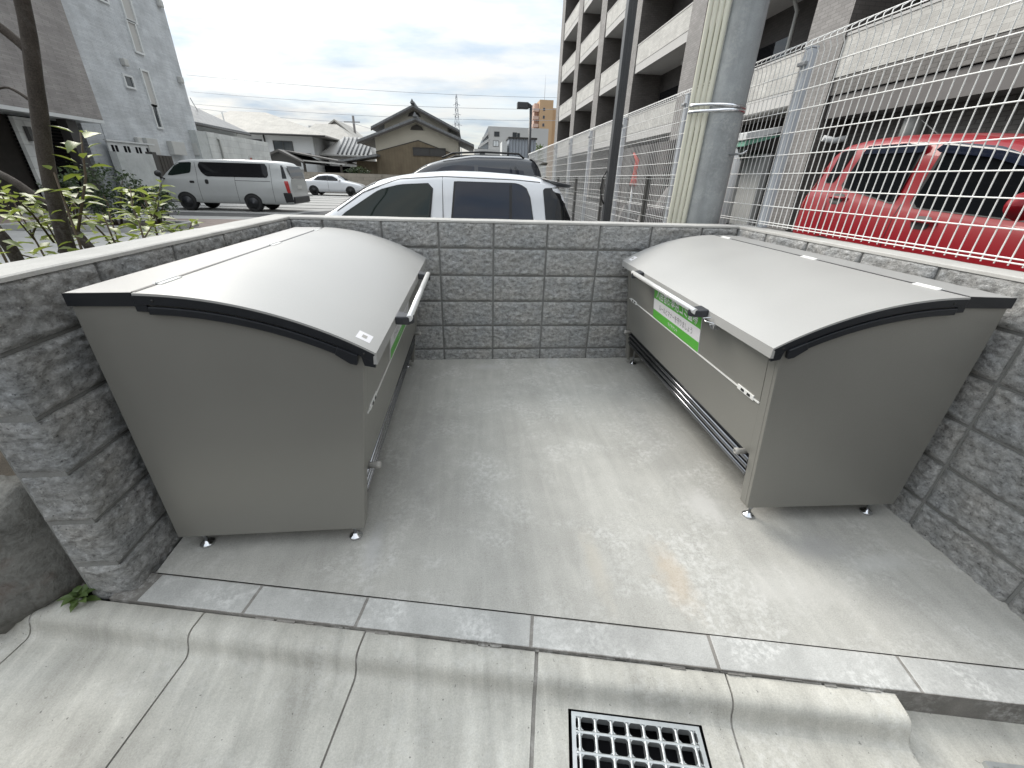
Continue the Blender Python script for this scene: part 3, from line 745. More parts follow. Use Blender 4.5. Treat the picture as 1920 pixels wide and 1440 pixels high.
M['glass_dark'] = glassy('dark_glass', (0.006, 0.007, 0.008), 0.03, 0.5)
M['glass_dark'].node_tree.nodes['Principled BSDF'].inputs['IOR'].default_value = 1.16
M['tyre'] = plain('tyre_rubber', (0.016, 0.016, 0.017), 0.75, 0, 0.1, 30)
M['rim'] = plain('alloy_rim', (0.50, 0.51, 0.52), 0.3, 0.8, 0.04)
M['taillight'] = plain('tail_light', (0.42, 0.012, 0.012), 0.15, 0, 0.05, coat=0.6)
M['headlight'] = plain('head_light', (0.42, 0.42, 0.40), 0.12, 0.3, 0.15, 9, coat=0.8)
M['trim'] = plain('black_trim', (0.018, 0.018, 0.019), 0.5, 0, 0.05)
M['plate'] = plain('number_plate', (0.6, 0.6, 0.58), 0.5)
M['siding'] = bricky('grey_stone_siding', (0.48, 0.505, 0.53), (0.56, 0.585, 0.605), (0.41, 0.435, 0.455), 0.9, 4.6, 'x', 0.5, 0.010, 0.8, 0.1, 0.7, 0.2)
M['siding_brown'] = bricky('brown_stone_siding', (0.265, 0.25, 0.242), (0.33, 0.312, 0.302), (0.215, 0.202, 0.196), 0.9, 4.6, 'x', 0.5, 0.010, 0.8, 0.1, 0.7, 0.2)
M['siding_y'] = bricky('grey_stone_siding_end', (0.48, 0.505, 0.53), (0.56, 0.585, 0.605), (0.41, 0.435, 0.455), 0.9, 4.6, 'y', 0.5, 0.010, 0.8, 0.1, 0.7, 0.2)
M['siding_low'] = bricky('pale_wall_siding', (0.52, 0.535, 0.525), (0.58, 0.59, 0.575), (0.45, 0.46, 0.45), 0.3, 0.75, 'x', 0.5, 0.010, 0.8)
M['garden_wall'] = mat_concrete('garden_wall_render', (0.47, 0.49, 0.485), 0.12, 0.04, 0.15)
M['tile_light'] = bricky('light_tile', (0.44, 0.43, 0.405), (0.52, 0.51, 0.48), (0.37, 0.36, 0.34), 2.0, 3.2, 'x', 0.5, 0.014)
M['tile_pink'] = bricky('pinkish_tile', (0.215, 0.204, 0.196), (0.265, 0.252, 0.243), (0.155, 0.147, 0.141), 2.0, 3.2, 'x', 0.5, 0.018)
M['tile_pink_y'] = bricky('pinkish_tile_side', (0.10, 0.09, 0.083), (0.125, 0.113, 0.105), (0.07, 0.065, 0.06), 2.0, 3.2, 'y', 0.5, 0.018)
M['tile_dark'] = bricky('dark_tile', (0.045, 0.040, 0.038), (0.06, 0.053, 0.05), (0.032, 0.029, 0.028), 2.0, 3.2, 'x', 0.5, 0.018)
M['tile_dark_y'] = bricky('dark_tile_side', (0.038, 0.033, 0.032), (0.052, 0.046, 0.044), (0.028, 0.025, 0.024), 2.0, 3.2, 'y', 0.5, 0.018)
M['tile_grey'] = bricky('grey_tile', (0.13, 0.122, 0.115), (0.165, 0.157, 0.149), (0.08, 0.075, 0.07), 2.0, 3.2, 'x', 0.5, 0.022)
M['soffit'] = plain('balcony_soffit', (0.48, 0.47, 0.455), 0.8, 0, 0.04)
M['beam'] = plain('beam_render', (0.15, 0.141, 0.137), 0.8, 0, 0.08)
M['white_wall'] = plain('white_render', (0.62, 0.63, 0.63), 0.8, 0, 0.05, 0.8)
M['cream_wall'] = plain('cream_plaster', (0.46, 0.43, 0.36), 0.85, 0, 0.06, 0.8)
M['brown_wall'] = bricky('brown_board_wall', (0.155, 0.122, 0.080), (0.175, 0.14, 0.092), (0.12, 0.095, 0.062), 2.0, 0.05, 'y', 0.5, 0.02, 0.8)
M['rooftile'] = bricky('grey_roof_tile', (0.15, 0.155, 0.16), (0.19, 0.195, 0.20), (0.09, 0.09, 0.095), 1.6, 1.0, 'z', 0.5, 0.02, 0.6)
M['roofpale'] = bricky('pale_roof_slate', (0.31, 0.30, 0.275), (0.35, 0.335, 0.305), (0.26, 0.25, 0.225), 0.7, 0.8, 'z', 0.5, 0.015, 0.7)
M['roofdark'] = plain('dark_roof', (0.075, 0.07, 0.066), 0.6, 0, 0.1, 2)
M['timber'] = plain('dark_timber', (0.05, 0.044, 0.038), 0.7, 0, 0.15, 6)
M['win'] = glassy('window_glass', (0.05, 0.058, 0.064), 0.08)
M['frame_white'] = plain('window_frame_white', (0.62, 0.64, 0.64), 0.45)
M['frame_dark'] = plain('window_frame_dark', (0.05, 0.048, 0.046), 0.5)
M['orange_wall'] = plain('orange_tile_wall', (0.50, 0.335, 0.195), 0.8, 0, 0.05, 0.3)
M['pink_wall'] = plain('pink_balcony', (0.56, 0.40, 0.33), 0.8)
M['far_grey'] = plain('far_grey_wall', (0.40, 0.43, 0.46), 0.8, 0, 0.04, 0.2)
M['far_pale'] = plain('far_pale_wall', (0.46, 0.455, 0.44), 0.8, 0, 0.05, 0.3)
M['container'] = plain('container_steel', (0.36, 0.39, 0.43), 0.5, 0.1, 0.06, 2)
M['boundary'] = bricky('boundary_block', (0.25, 0.225, 0.19), (0.29, 0.26, 0.22), (0.20, 0.18, 0.15), 0.5, 1.0, 'y', 0.5, 0.01, 0.9)
M['boundary_x'] = bricky('boundary_block_side', (0.25, 0.225, 0.19), (0.29, 0.26, 0.22), (0.20, 0.18, 0.15), 0.5, 1.0, 'x', 0.5, 0.01, 0.9)
M['steel_grey'] = plain('pylon_steel', (0.36, 0.38, 0.41), 0.5, 0.3)
M['box_grey'] = plain('meter_box', (0.47, 0.475, 0.46), 0.5, 0, 0.04)
M['green_awn'] = plain('green_awning', (0.16, 0.36, 0.27), 0.7)
M['bark'] = mat_concrete('tree_bark', (0.060, 0.050, 0.042), 0.35, 0.2, 0.12, fine=0.35, grit=1.2)
M['leaf_y'] = mat_leaf('yellow_green_leaf', (0.08, 0.125, 0.025), (0.26, 0.31, 0.065), 0.40, 0.4)
M['leaf_d'] = mat_leaf('dark_green_leaf', (0.022, 0.04, 0.016), (0.055, 0.085, 0.035), 0.2, 0.4)
M['leaf_m'] = mat_leaf('mid_green_leaf', (0.05, 0.085, 0.025), (0.11, 0.16, 0.05), 0.3, 0.45)
M['stem'] = plain('plant_stem', (0.10, 0.075, 0.05), 0.8)
M['rock'] = None
M['cable'] = plain('black_cable', (0.015, 0.015, 0.016), 0.5)
M['redcloth'] = plain('red_cloth', (0.60, 0.10, 0.08), 0.8)

def mat_rock():
    m, nt, N, L, b = nodes('boulder_rock')
    v = coordn(nt)
    n1 = noisen(nt, v, 7, 7, 0.65, 0.8); n2 = noisen(nt, v, 40, 5, 0.7); n3 = noisen(nt, v, 3.2, 4, 0.5, 1.0)
    c = mixc(nt, mapr(nt, n1, 0.3, 0.7, 0, 1), (0.045, 0.043, 0.038), (0.17, 0.165, 0.15))
    c = mixc(nt, mapr(nt, n3, 0.52, 0.66, 0, 0.7), c, (0.10, 0.055, 0.04))
    c = mixc(nt, mapr(nt, n2, 0.35, 0.68, 0, 0.5), c, (0.22, 0.22, 0.205))
    L.new(c, b.inputs['Base Color']); b.inputs['Roughness'].default_value = 0.85
    bumpn(nt, b, mathn(nt, 'ADD', n1, mathn(nt, 'MULTIPLY', n2, 0.5)), 0.8, 0.02)
    return m
M['rock'] = mat_rock()

# ------------------------------------------------------------------ mesh fence on the right
FX = 2.40
def build_fence():
    root = thing('mesh_fence', 'white wire mesh fence with a folded top edge running back along the right side', 'fence', (FX, 0, 0))
    posts = [-3.9, -1.99, -0.05, 1.60, 3.48, 5.28, 6.88, 8.55, 10.2, 11.9, 13.6]
    top = [(0, 2.120), (-0.012, 2.140), (-0.026, 2.160), (-0.024, 2.180), (0.006, 2.198)]
    hz_hi = [1.112, 1.128, 1.235, 1.345, 1.445, 1.56, 1.69, 1.82, 1.93, 2.04]
    for i in range(len(posts)-1):
        y0, y1 = posts[i]+0.02, posts[i+1]-0.02
        near = posts[i+1] < 0.2
        zb = 1.100 if near else 0.06
        rw = 0.0030 if near else 0.0026
        b = MB(); n = int(round((y1-y0)/0.05))
        sides = 6 if near else 4
        for k in range(n+1):
            y = y0+(y1-y0)*k/n
            b.tube([(0, y, zb)]+[(x, y, z) for x, z in top], rw, sides, caps=False)
        hz = hz_hi+([] if near else [0.08, 0.20, 0.32, 0.44, 0.56, 0.68, 0.80, 0.92, 1.02])
        for z in hz: b.tube([(-0.005, y0-0.01, z), (-0.005, y1+0.01, z)], 0.0033 if near else 0.003, sides, caps=False)
        for x, z in (top[2], top[4]): b.tube([(x-0.003, y0-0.01, z), (x-0.003, y1+0.01, z)], 0.0033, sides, caps=False)
        b.build('wire_panel', M['fence'], root, fix=False)
    for y in posts[1:]:
        near = y < 0.1
        b = MB(); b.box(0.012, 0.062, y-0.030, y+0.030, 1.0825 if near else -0.08, 2.16)
        p = b.build('post', M['fencepost'], root, bevel=0.006)
        c = MB(); c.box(0.010, 0.064, y-0.032, y+0.032, 2.1605, 2.172); c.build('post_cap', M['fencepost'], p, bevel=0.003)
        c = MB()
        c.box(-0.014, 0.0115, y-0.034, y+0.034, 2.070, 2.092); c.build('clamp', M['galv'], p, bevel=0.003)

def build_low_fence():
    root = thing('low_fence', 'low grey wire fence with dark flat posts along the parking lot', 'fence', (2.10, 0, -0.1))
    ys = [1.46+1.615*k for k in range(-0, 8)]
    for y in ys:
        b = MB(); b.box(-0.022, 0.022, y-0.02, y+0.02, 0, 1.525); b.build('post', M['darkpost'], root, bevel=0.004)
    b = MB()
    y0, y1 = 0.75, ys[-1]+0.3
    for z in (0.15, 0.35, 0.55, 0.75, 0.95, 1.15, 1.30, 1.50, 1.53): b.tube([(-0.026, y0, z), (-0.026, y1, z)], 0.0028, 4, caps=False)
    n = int((y1-y0)/0.12)
    for k in range(n+1):
        y = y0+(y1-y0)*k/n; b.tube([(-0.030, y, 0.06), (-0.030, y, 1.53)], 0.0018, 4, caps=False)
    b.build('wire_panel', M['thinwire'], root, fix=False)

# ------------------------------------------------------------------ poles
def build_poles():
    cx, cy = 2.172, 0.345
    root = thing('utility_pole', 'thick grey concrete utility pole behind the wall with cream conduits strapped to it', 'utility pole', (cx, cy, -0.15))
    b = MB(); b.lathe([(0.131, 0), (0.129, 1.2), (0.119, 2.8), (0.105, 7.5)], n=40); b.build('shaft', M['pole'], root)
    lv, fv = Vector((-0.885, 0.466, 0)), Vector((-0.466, -0.885, 0))
    for k in range(4):
        c = lv*(0.146+0.0385*k)+fv*(0.040-0.008*k); c2 = lv*(0.136+0.0385*k)+fv*(0.040-0.008*k)
        b = MB(); b.tube([(c.x, c.y, 0), (c.x, c.y, 1.2), (c2.x, c2.y, 2.9), (c2.x, c2.y, 7.0)], 0.0185, 14); b.build('conduit', M['conduit'], root)
    for z, dz in ((2.005, 0.0), (2.035, 0.012)):
        b = MB(); n = 40; P = []
        for q in range(n+1):
            w = 2*math.pi*q/n; d = Vector((math.cos(w), math.sin(w), 0))
            r = 0.1275
            if d.dot(lv) > 0.1: r = 0.1275+0.150*max(0, d.dot(lv))**6
            tilt = dz*d.dot(lv)
            P.append([tuple(d*r+Vector((0, 0, z-0.010+tilt))), tuple(d*(r+0.002)+Vector((0, 0, z-0.010+tilt))), tuple(d*(r+0.002)+Vector((0, 0, z+0.010+tilt))), tuple(d*r+Vector((0, 0, z+0.010+tilt)))])
        b.grid(np.array(P)); b.build('steel_band', M['chrome'], root)
    d = (fv*0.75-lv*0.66).normalized(); s = d*0.115
    b = MB(); b.tube([(s.x, s.y, 1.72), (s.x+d.x*0.085-lv.x*.04, s.y+d.y*0.085-lv.y*.04, 1.725), (s.x+d.x*0.09-lv.x*.06, s.y+d.y*0.09-lv.y*.06, 1.745)], 0.0075, 8)
    b.build('step_bolt', M['galv'], root)
    root = thing('steel_post', 'slim dark grey steel post rising behind the white car out of view', 'post', (1.545, 1.0, -0.1))
    b = MB(); b.box(-0.036, 0.036, -0.036, 0.036, 0, 6.2); b.box(-0.010, 0.010, -0.041, -0.0362, 0.01, 6.2); b.build('shaft', M['lamppost'], root, bevel=0.006)
    b = MB(); b.tube([(-0.038, 0.02, 1.55), (-0.075, 0.01, 1.49), (-0.085, 0, 1.40), (-0.07, 0, 1.32), (-0.038, 0, 1.27)], 0.006, 8); b.build('cable_loop', M['cable'], root)
    root = thing('street_lamp', 'square floodlight on a slim pole standing beyond the dark car', 'street lamp', (2.72, 16, -0.1))
    b = MB(); b.tube([(0, 0, 0), (0, 0, 4.08)], 0.055, 12); b.build('pole', M['lamppost'], root)
    b = MB(); b.box(-0.55, -0.12, -0.16, 0.16, 3.95, 4.16); b.prism([(-0.12, 3.95), (-0.12, 4.16), (0.0, 4.10), (0.0, 4.02)], lambda a, c, d: (a, d, c), -0.07, 0.07); b.build('lamp_head', M['lamppost'], root, bevel=0.02)
    root = thing('bollard_lamp', 'black tilted marker post with a white cap in front of the hedge', 'marker post', (-8.3, 9.8, -0.1))
    b = MB(); b.tube([(0, 0, 0), (0, 0, 0.80)], 0.045, 12); b.build('post', M['cable'], root)
    b = MB(); b.tube([(0, 0, 0.80), (0, 0, 0.98)], 0.052, 12); b.build('cap', M['sign_white'], root)

# ------------------------------------------------------------------ cars
class Car:
    """lofted body: stations along x (0 = rear bumper); zb sill, zs belt line, zt roof/bonnet, wb body half width, wt roof half width"""
    def __init__(s, st, smooth=3, n=90):
        st = np.array(st, float); x = st[:, 0]; s.L = x[-1]
        s.xs = np.linspace(0, s.L, n); T = []
        for c in range(1, 6):
            v = np.interp(s.xs, x, st[:, c])
            if smooth:
                k = np.ones(2*smooth+1)/(2*smooth+1); v = np.convolve(np.pad(v, smooth, 'edge'), k, 'valid')
            T.append(v)
        s.T = np.array(T)
    def half(s, x):
        zb, zs, zt, wb, wt = [np.interp(x, s.xs, t) for t in s.T]
        h = max(zt-zs, 0.02)
        return [(wb*0.80, zb), (wb*0.96, zb+0.05), (wb*0.995, zb+0.35*(zs-zb)), (wb, zb+0.62*(zs-zb)), (wb*0.985, zs-0.07), (wb*0.955, zs),
                (wt+(wb*0.94-wt)*0.80, zs+0.16*h), (wt+(wb*0.94-wt)*0.40, zs+0.56*h), (wt+0.01, zs+0.86*h), (wt-0.04, zs+0.945*h), (wt-0.13, zs+0.985*h), (wt*0.5, zs+1.01*h), (0, zs+1.02*h)]
    def body(s, m, parent):
        b = MB(); P = []
        for x in s.xs:
            hp = s.half(x); P.append([(x, y, z) for y, z in hp]+[(x, -y, z) for y, z in hp[-2::-1]])
        P = np.array(P); b.grid(P); nv = P.shape[1]
        b.add(P[0], [tuple(range(nv))]); b.add(P[-1], [tuple(range(nv))[::-1]])
        b.add([P[i][j] for i in range(len(P)) for j in (0, nv-1)], [(2*i, 2*i+1, 2*i+3, 2*i+2) for i in range(len(P)-1)])
        return b.build('body', m, parent)
    def side_y(s, x, z):
        hp = s.half(x); ys = [p[0] for p in hp]; zs = [p[1] for p in hp]
        return float(np.interp(z, zs, ys))
    def side(s, name, poly, m, parent, off=0.006, sides=(1, -1), r=0.03, nx=22, nz=8):
        poly = round_poly(poly, r)
        for sg in sides:
            b = MB(); P = []
            xs = [p[0] for p in poly]; x0, x1 = min(xs), max(xs)
            for x in np.linspace(x0+1e-4, x1-1e-4, nx):
                zz = []
                for i in range(len(poly)):
                    (xa, za), (xb, zb) = poly[i], poly[(i+1) % len(poly)]
                    if (xa-x)*(xb-x) <= 0 and abs(xa-xb) > 1e-9: zz.append(za+(zb-za)*(x-xa)/(xb-xa))
                if len(zz) < 2: continue
                a, c = min(zz), max(zz)
                P.append([(x, sg*(s.side_y(x, z)+off), z) for z in np.linspace(a, c, nz)])
            b.grid(np.array(P)); o = b.build(name, m, parent, fix=True)
        return o
    def top(s, name, x0, x1, inset0, inset1, m, parent, off=0.006, n=10):
        b = MB(); P = []
        for x in np.linspace(x0, x1, n):
            t = (x-x0)/(x1-x0); ins = inset0+(inset1-inset0)*t
            hp = s.half(x)[5:]; ys = [p[0] for p in hp][::-1]; zs = [p[1] for p in hp][::-1]
            w = hp[3][0]-ins
            P.append([(x, y, float(np.interp(abs(y), ys, zs))+off) for y in np.linspace(-w, w, 12)])
        b.grid(np.array(P)); return b.build(name, m, parent)
    def wheel(s, x, r, w, parent, z=None, side=1, spokes=0, rim='rim'):
        yo = max(s.side_y(x, q*r) for q in (0.3, 0.7, 1.0, 1.4, 1.8, 2.1))
        arch = []
        R = r+0.045
        for k in range(19):
            a = math.pi*k/18; arch.append((x+R*math.cos(a), max(r*0.62, r+R*math.sin(a))))
        arch.append((x-R, r*0.62)); arch.append((x+R, r*0.62))
        s.side('wheel_arch', arch, M['trim'], parent, 0.004, (side,), 0.0)
        b = MB(); y1 = side*(yo+0.012); y0 = side*(yo-w)
        b.lathe([(r*0.60, y1-side*0.02), (r*0.64, y1-side*0.002), (r*0.90, y1), (r*0.985, y1-side*0.03), (r, y1-side*0.06), (r, y0), (0, y0)], (x, 0, r), 28, 'y')
        ty = b.build('wheel', M['tyre'], parent)
        b = MB(); b.lathe([(0.0, y1-side*0.035), (r*0.10, y1-side*0.035), (r*0.60, y1-side*0.05), (r*0.605, y1-side*0.004), (r*0.66, y1+side*0.002)], (x, 0, r), 28, 'y', 1 if spokes else 0)
        for k in range(spokes):
            a = 2*math.pi*k/spokes; c, sn = math.cos(a), math.sin(a); t = r*0.075
            p = [(x+c*r*0.12-sn*t, r+sn*r*0.12+c*t), (x+c*r*0.60-sn*t*.7, r+sn*r*0.60+c*t*.7), (x+c*r*0.60+sn*t*.7, r+sn*r*0.60-c*t*.7), (x+c*r*0.12+sn*t, r+sn*r*0.12-c*t)]
            b.prism(p, lambda aa, cc, d: (aa, d, cc), y1-side*0.03, y1-side*0.006)
        b.build('rim', [M[rim], M['trim']], ty)

def round_poly(poly, r, n=5):
    if r <= 0: return list(poly)
    out = []; k = len(poly)
    for i in range(k):
        p0, p1, p2 = np.array(poly[i-1]), np.array(poly[i]), np.array(poly[(i+1) % k])
        a, c = p0-p1, p2-p1; la, lc = np.linalg.norm(a), np.linalg.norm(c); rr = min(r, la*0.45, lc*0.45)
        q0, q1 = p1+a/la*rr, p1+c/lc*rr
        for t in np.linspace(0, 1, n): out.append(tuple((1-t)**2*q0+2*t*(1-t)*p1+t*t*q1))
    return out
def shrink(poly, d):
    c = np.mean(poly, 0); return [tuple(c+(np.array(p)-c)*(1-d)) for p in poly]
def mirror_part(parent, x, y, z, m, side, size=1.0):
    b = MB(); s = size
    b.tube([(x, y*0.96, z-0.10*s), (x+0.02, y+side*0.10*s, z-0.06*s)], 0.02*s, 8)
    n = 10; P = []
    for i in range(n+1):
        t = math.pi*i/n; rr = math.sin(t)
        P.append([(x+0.06*s*math.cos(q)*rr, y+side*(0.16*s-0.10*s*math.cos(t)), z+0.02+0.075*s*math.sin(q)*rr) for q in np.linspace(0, 2*math.pi, 13)])
    b.grid(np.array(P)); return b.build('mirror', m, parent)

def build_cars():
    # white hatchback just behind the back wall, facing left
    root = thing('parked_car', 'white hatchback with dark rear windows directly behind the back wall', 'car', (1.28, 1.80, -0.1), math.pi)
    c = Car([(0.0, 0.25, 0.95, 0.98, 0.64, 0.55), (0.03, 0.22, 1.0, 1.16, 0.68, 0.56), (0.12, 0.2, 1.0, 1.40, 0.71, 0.57), (0.30, 0.2, 1.0, 1.475, 0.74, 0.57), (0.55, 0.2, 1.0, 1.495, 0.75, 0.58),
             (0.9, 0.2, 1.0, 1.51, 0.755, 0.58), (1.25, 0.2, 1.0, 1.51, 0.755, 0.58), (1.55, 0.2, 1.0, 1.485, 0.755, 0.575), (1.80, 0.2, 1.0, 1.445, 0.755, 0.57), (2.0, 0.2, 1.0, 1.39, 0.755, 0.57),
             (2.43, 0.2, 0.99, 1.10, 0.75, 0.62), (2.62, 0.2, 0.96, 1.02, 0.745, 0.62), (3.1, 0.22, 0.84, 0.90, 0.72, 0.58), (3.35, 0.25, 0.70, 0.74, 0.66, 0.5), (3.4, 0.28, 0.55, 0.58, 0.60, 0.45)], 2)
    c.body(M['car_white'], root)
    fg = [(2.33, 1.015), (2.26, 1.11), (1.90, 1.335), (1.70, 1.385), (1.39, 1.405), (1.41, 1.015)]
    rg = [(1.235, 1.015), (1.225, 1.425), (0.58, 1.425), (0.475, 1.375), (0.425, 1.16), (0.415, 1.015)]
    c.side('window_seal', fg, M['trim'], root, 0.004, r=0.05); c.side('front_window', shrink(fg, 0.035), M['glass_green'], root, 0.007, r=0.05)
    c.side('window_seal', rg, M['trim'], root, 0.004, r=0.05); c.side('rear_window', shrink(rg, 0.035), M['glass_blue'], root, 0.007, r=0.05)
    c.side('window_bar', [(0.640, 1.02), (0.640, 1.41), (0.665, 1.41), (0.665, 1.02)], M['trim'], root, 0.010, r=0)
    c.side('rear_pillar', [(0.335, 1.385), (0.14, 1.40), (0.03, 1.16), (0.015, 1.0), (0.29, 1.0)], M['glass'], root, 0.005, r=0.02)
    c.side('door_seam', [(1.309, 0.5), (1.300, 1.462), (1.306, 1.462), (1.315, 0.5)], M['trim'], root, 0.002, r=0, nx=8, nz=20)
    c.side('roof_seam', [(0.36, 1.432), (0.60, 1.447), (1.30, 1.457), (1.72, 1.424), (2.05, 1.30), (2.30, 1.135), (2.30, 1.145), (2.05, 1.312), (1.72, 1.432), (1.30, 1.465), (0.60, 1.455), (0.36, 1.440)], M['trim'], root, 0.002, r=0, nx=40, nz=3)
    c.top('windshield', 1.94, 2.42, 0.05, 0.03, M['glass'], root)
    c.top('rear_glass', 0.03, 0.11, 0.05, 0.03, M['glass'], root)
    b = MB(); b.grid(np.array([[(0.34, y, c_) for y, c_ in ((-0.55, 1.468), (0, 1.50), (0.55, 1.468))], [(0.04, y, c_) for y, c_ in ((-0.55, 1.418), (0, 1.435), (0.55, 1.418))], [(0.06, y, c_) for y, c_ in ((-0.55, 1.395), (0, 1.41), (0.55, 1.395))], [(0.2, y, c_) for y, c_ in ((-0.55, 1.40), (0, 1.41), (0.55, 1.40))]]))
    b.build('spoiler', M['car_white'], root)
    for sd in (1, -1):
        for x in (0.55, 2.75): c.wheel(x, 0.27, 0.16, root, side=sd)
    # dark SUV behind it
    k = 1.207
    root = thing('parked_car', 'black estate car with roof rails parked behind the white hatchback', 'car', (1.70, 6.0, -0.1), math.pi)
    c = Car([(0.0, 0.35, 1.1, 1.15, 0.78, 0.62), (0.06, 0.3, 1.2, 1.48, 0.84, 0.65), (0.22, 0.3, 1.2, 1.80, 0.88, 0.66), (0.6, 0.3, 1.2, 1.84, 0.90, 0.67), (1.4, 0.3, 1.2, 1.83, 0.90, 0.67), (1.9, 0.3, 1.2, 1.755, 0.90, 0.67),
             (2.25, 0.3, 1.2, 1.66, 0.90, 0.67), (2.75, 0.3, 1.18, 1.36, 0.90, 0.70), (3.0, 0.3, 1.13, 1.20, 0.89, 0.72), (3.5, 0.3, 1.04, 1.10, 0.86, 0.7), (3.85, 0.32, 0.85, 0.92, 0.80, 0.62), (3.95, 0.35, 0.6, 0.66, 0.72, 0.55)], 2)
    c.body(M['car_black'], root)
    sg = [(0.36, 1.28), (0.42, 1.60), (1.70, 1.66), (1.98, 1.61), (2.48, 1.30)]
    c.side('side_window', sg, M['glass_blue'], root, 0.005, r=0.06)
    c.side('window_bar', [(1.30, 1.25), (1.30, 1.67), (1.37, 1.67), (1.37, 1.25)], M['car_black'], root, 0.008, r=0)
    c.top('windshield', 2.22, 2.74, 0.05, 0.03, M['glass'], root)
    for sd in (1, -1):
        b = MB(); b.tube([(0.45, sd*0.60, 1.80), (0.55, sd*0.60, 1.875), (1.2, sd*0.60, 1.885), (1.75, sd*0.60, 1.85), (1.95, sd*0.60, 1.77)], 0.016, 8); b.build('roof_rail', M['trim'], root)
        for x in (0.75, 3.15): c.wheel(x, 0.34, 0.2, root, side=sd)
        mirror_part(root, 2.62, sd*0.88, 1.30, M['car_black'], sd)
        c.side('headlight', [(3.45, 0.86), (3.50, 1.02), (3.80, 0.90), (3.84, 0.78)], M['headlight'], root, 0.006, (sd,), r=0.03)
    b = MB(); b.grid(np.array([[(0.34, y, c_) for y, c_ in ((-0.62, 1.80), (0, 1.83), (0.62, 1.80))], [(0.0, y, c_) for y, c_ in ((-0.62, 1.745), (0, 1.775), (0.62, 1.745))], [(0.03, y, c_) for y, c_ in ((-0.62, 1.70), (0, 1.73), (0.62, 1.70))], [(0.2, y, c_) for y, c_ in ((-0.62, 1.70), (0, 1.74), (0.62, 1.70))]]))
    b.build('spoiler', M['car_black'], root)
    # silver van
    root = thing('parked_van', 'silver grey long delivery van parked beside the tall grey house', 'van', (-6.66, 16.15, -0.1), math.pi-0.02)
    c = Car([(0.0, 0.32, 1.14, 1.18, 0.80, 0.70), (0.05, 0.30, 1.16, 1.40, 0.83, 0.70), (0.20, 0.30, 1.16, 1.76, 0.85, 0.71), (0.5, 0.28, 1.16, 1.815, 0.85, 0.72), (1.8, 0.28, 1.16, 1.835, 0.85, 0.72), (3.6, 0.28, 1.16, 1.80, 0.85, 0.72), (4.02, 0.28, 1.16, 1.745, 0.85, 0.71),
             (4.35, 0.28, 1.15, 1.50, 0.85, 0.71), (4.70, 0.28, 1.10, 1.20, 0.84, 0.70), (4.90, 0.28, 0.92, 0.97, 0.80, 0.66), (5.0, 0.3, 0.66, 0.70, 0.74, 0.6)], 2, 120)
    c.body(M['car_silver'], root)
    c.side('side_window', [(0.80, 1.235), (0.80, 1.715), (3.31, 1.705), (3.31, 1.43), (3.10, 1.22)], M['glass'], root, 0.006, r=0.10, nx=40)
    c.side('front_window', [(3.64, 1.33), (3.52, 1.70), (4.08, 1.66), (4.52, 1.235), (4.35, 1.215)], M['glass_green'], root, 0.006, r=0.06)
    c.side('rear_quarter', [(0.14, 1.22), (0.26, 1.71), (0.60, 1.72), (0.60, 1.20)][:0] or [(0.13, 1.22), (0.22, 1.68), (0.30, 1.68), (0.30, 1.22)], M['glass'], root, 0.006, r=0.02)
    for x in (3.42, 2.05, 0.70): c.side('door_seam', [(x, 0.36), (x, 1.76), (x+0.012, 1.76), (x+0.012, 0.36)], M['trim'], root, 0.002, r=0, nx=4, nz=20)
    c.side('slide_rail', [(0.75, 1.10), (0.75, 1.115), (2.05, 1.115), (2.05, 1.10)], M['trim'], root, 0.004, r=0)
    c.side('door_handle', [(3.16, 0.96), (3.16, 1.12), (3.03, 1.12), (3.03, 0.96)], M['trim'], root, 0.006, r=0.05)
    c.side('door_handle', [(3.72, 0.98), (3.72, 1.06), (3.55, 1.06), (3.55, 0.98)], M['trim'], root, 0.006, r=0.02)
    c.side('tail_light', [(0.05, 0.72), (0.09, 1.14), (0.24, 1.14), (0.17, 0.72)], M['taillight'], root, 0.008, r=0.03)
    c.side('bumper', [(0.01, 0.34), (0.03, 0.72), (0.34, 0.72), (0.30, 0.34)], M['trim'], root, 0.008, r=0.02)
    c.side('front_bumper', [(4.55, 0.30), (4.60, 0.62), (4.95, 0.72), (4.99, 0.36)], M['trim'], root, 0.008, r=0.02)
    b = MB(); b.grid(np.array([[(x, y, z) for y in np.linspace(-0.66, 0.66, 8)] for x, z in ((0.012, 1.24), (0.06, 1.44), (0.13, 1.66))])-np.array([0.022, 0, 0])); b.build('rear_glass', M['glass'], root)
    b = MB(); b.box(-0.05, 0.03, -0.80, 0.80, 0.34, 0.58); b.build('rear_bumper', M['trim'], root, bevel=0.03)
    b = MB(); b.box(-0.016, 0.02, -0.22, 0.22, 0.86, 0.98); b.build('number_plate', M['plate'], root)
    c.top('windshield', 4.06, 4.68, 0.05, 0.03, M['glass'], root)
    for sd in (1, -1):
        for x in (1.55, 4.00): c.wheel(x, 0.315, 0.2, root, side=sd, rim='plastic')
        mirror_part(root, 4.62, sd*0.84, 1.25, M['trim'], sd, 1.5)
    # white sedan far away
    root = thing('parked_car', 'white sedan with alloy wheels far back in the parking lot by the beige wall', 'car', (-11.86, 31.85, -0.1), 0)
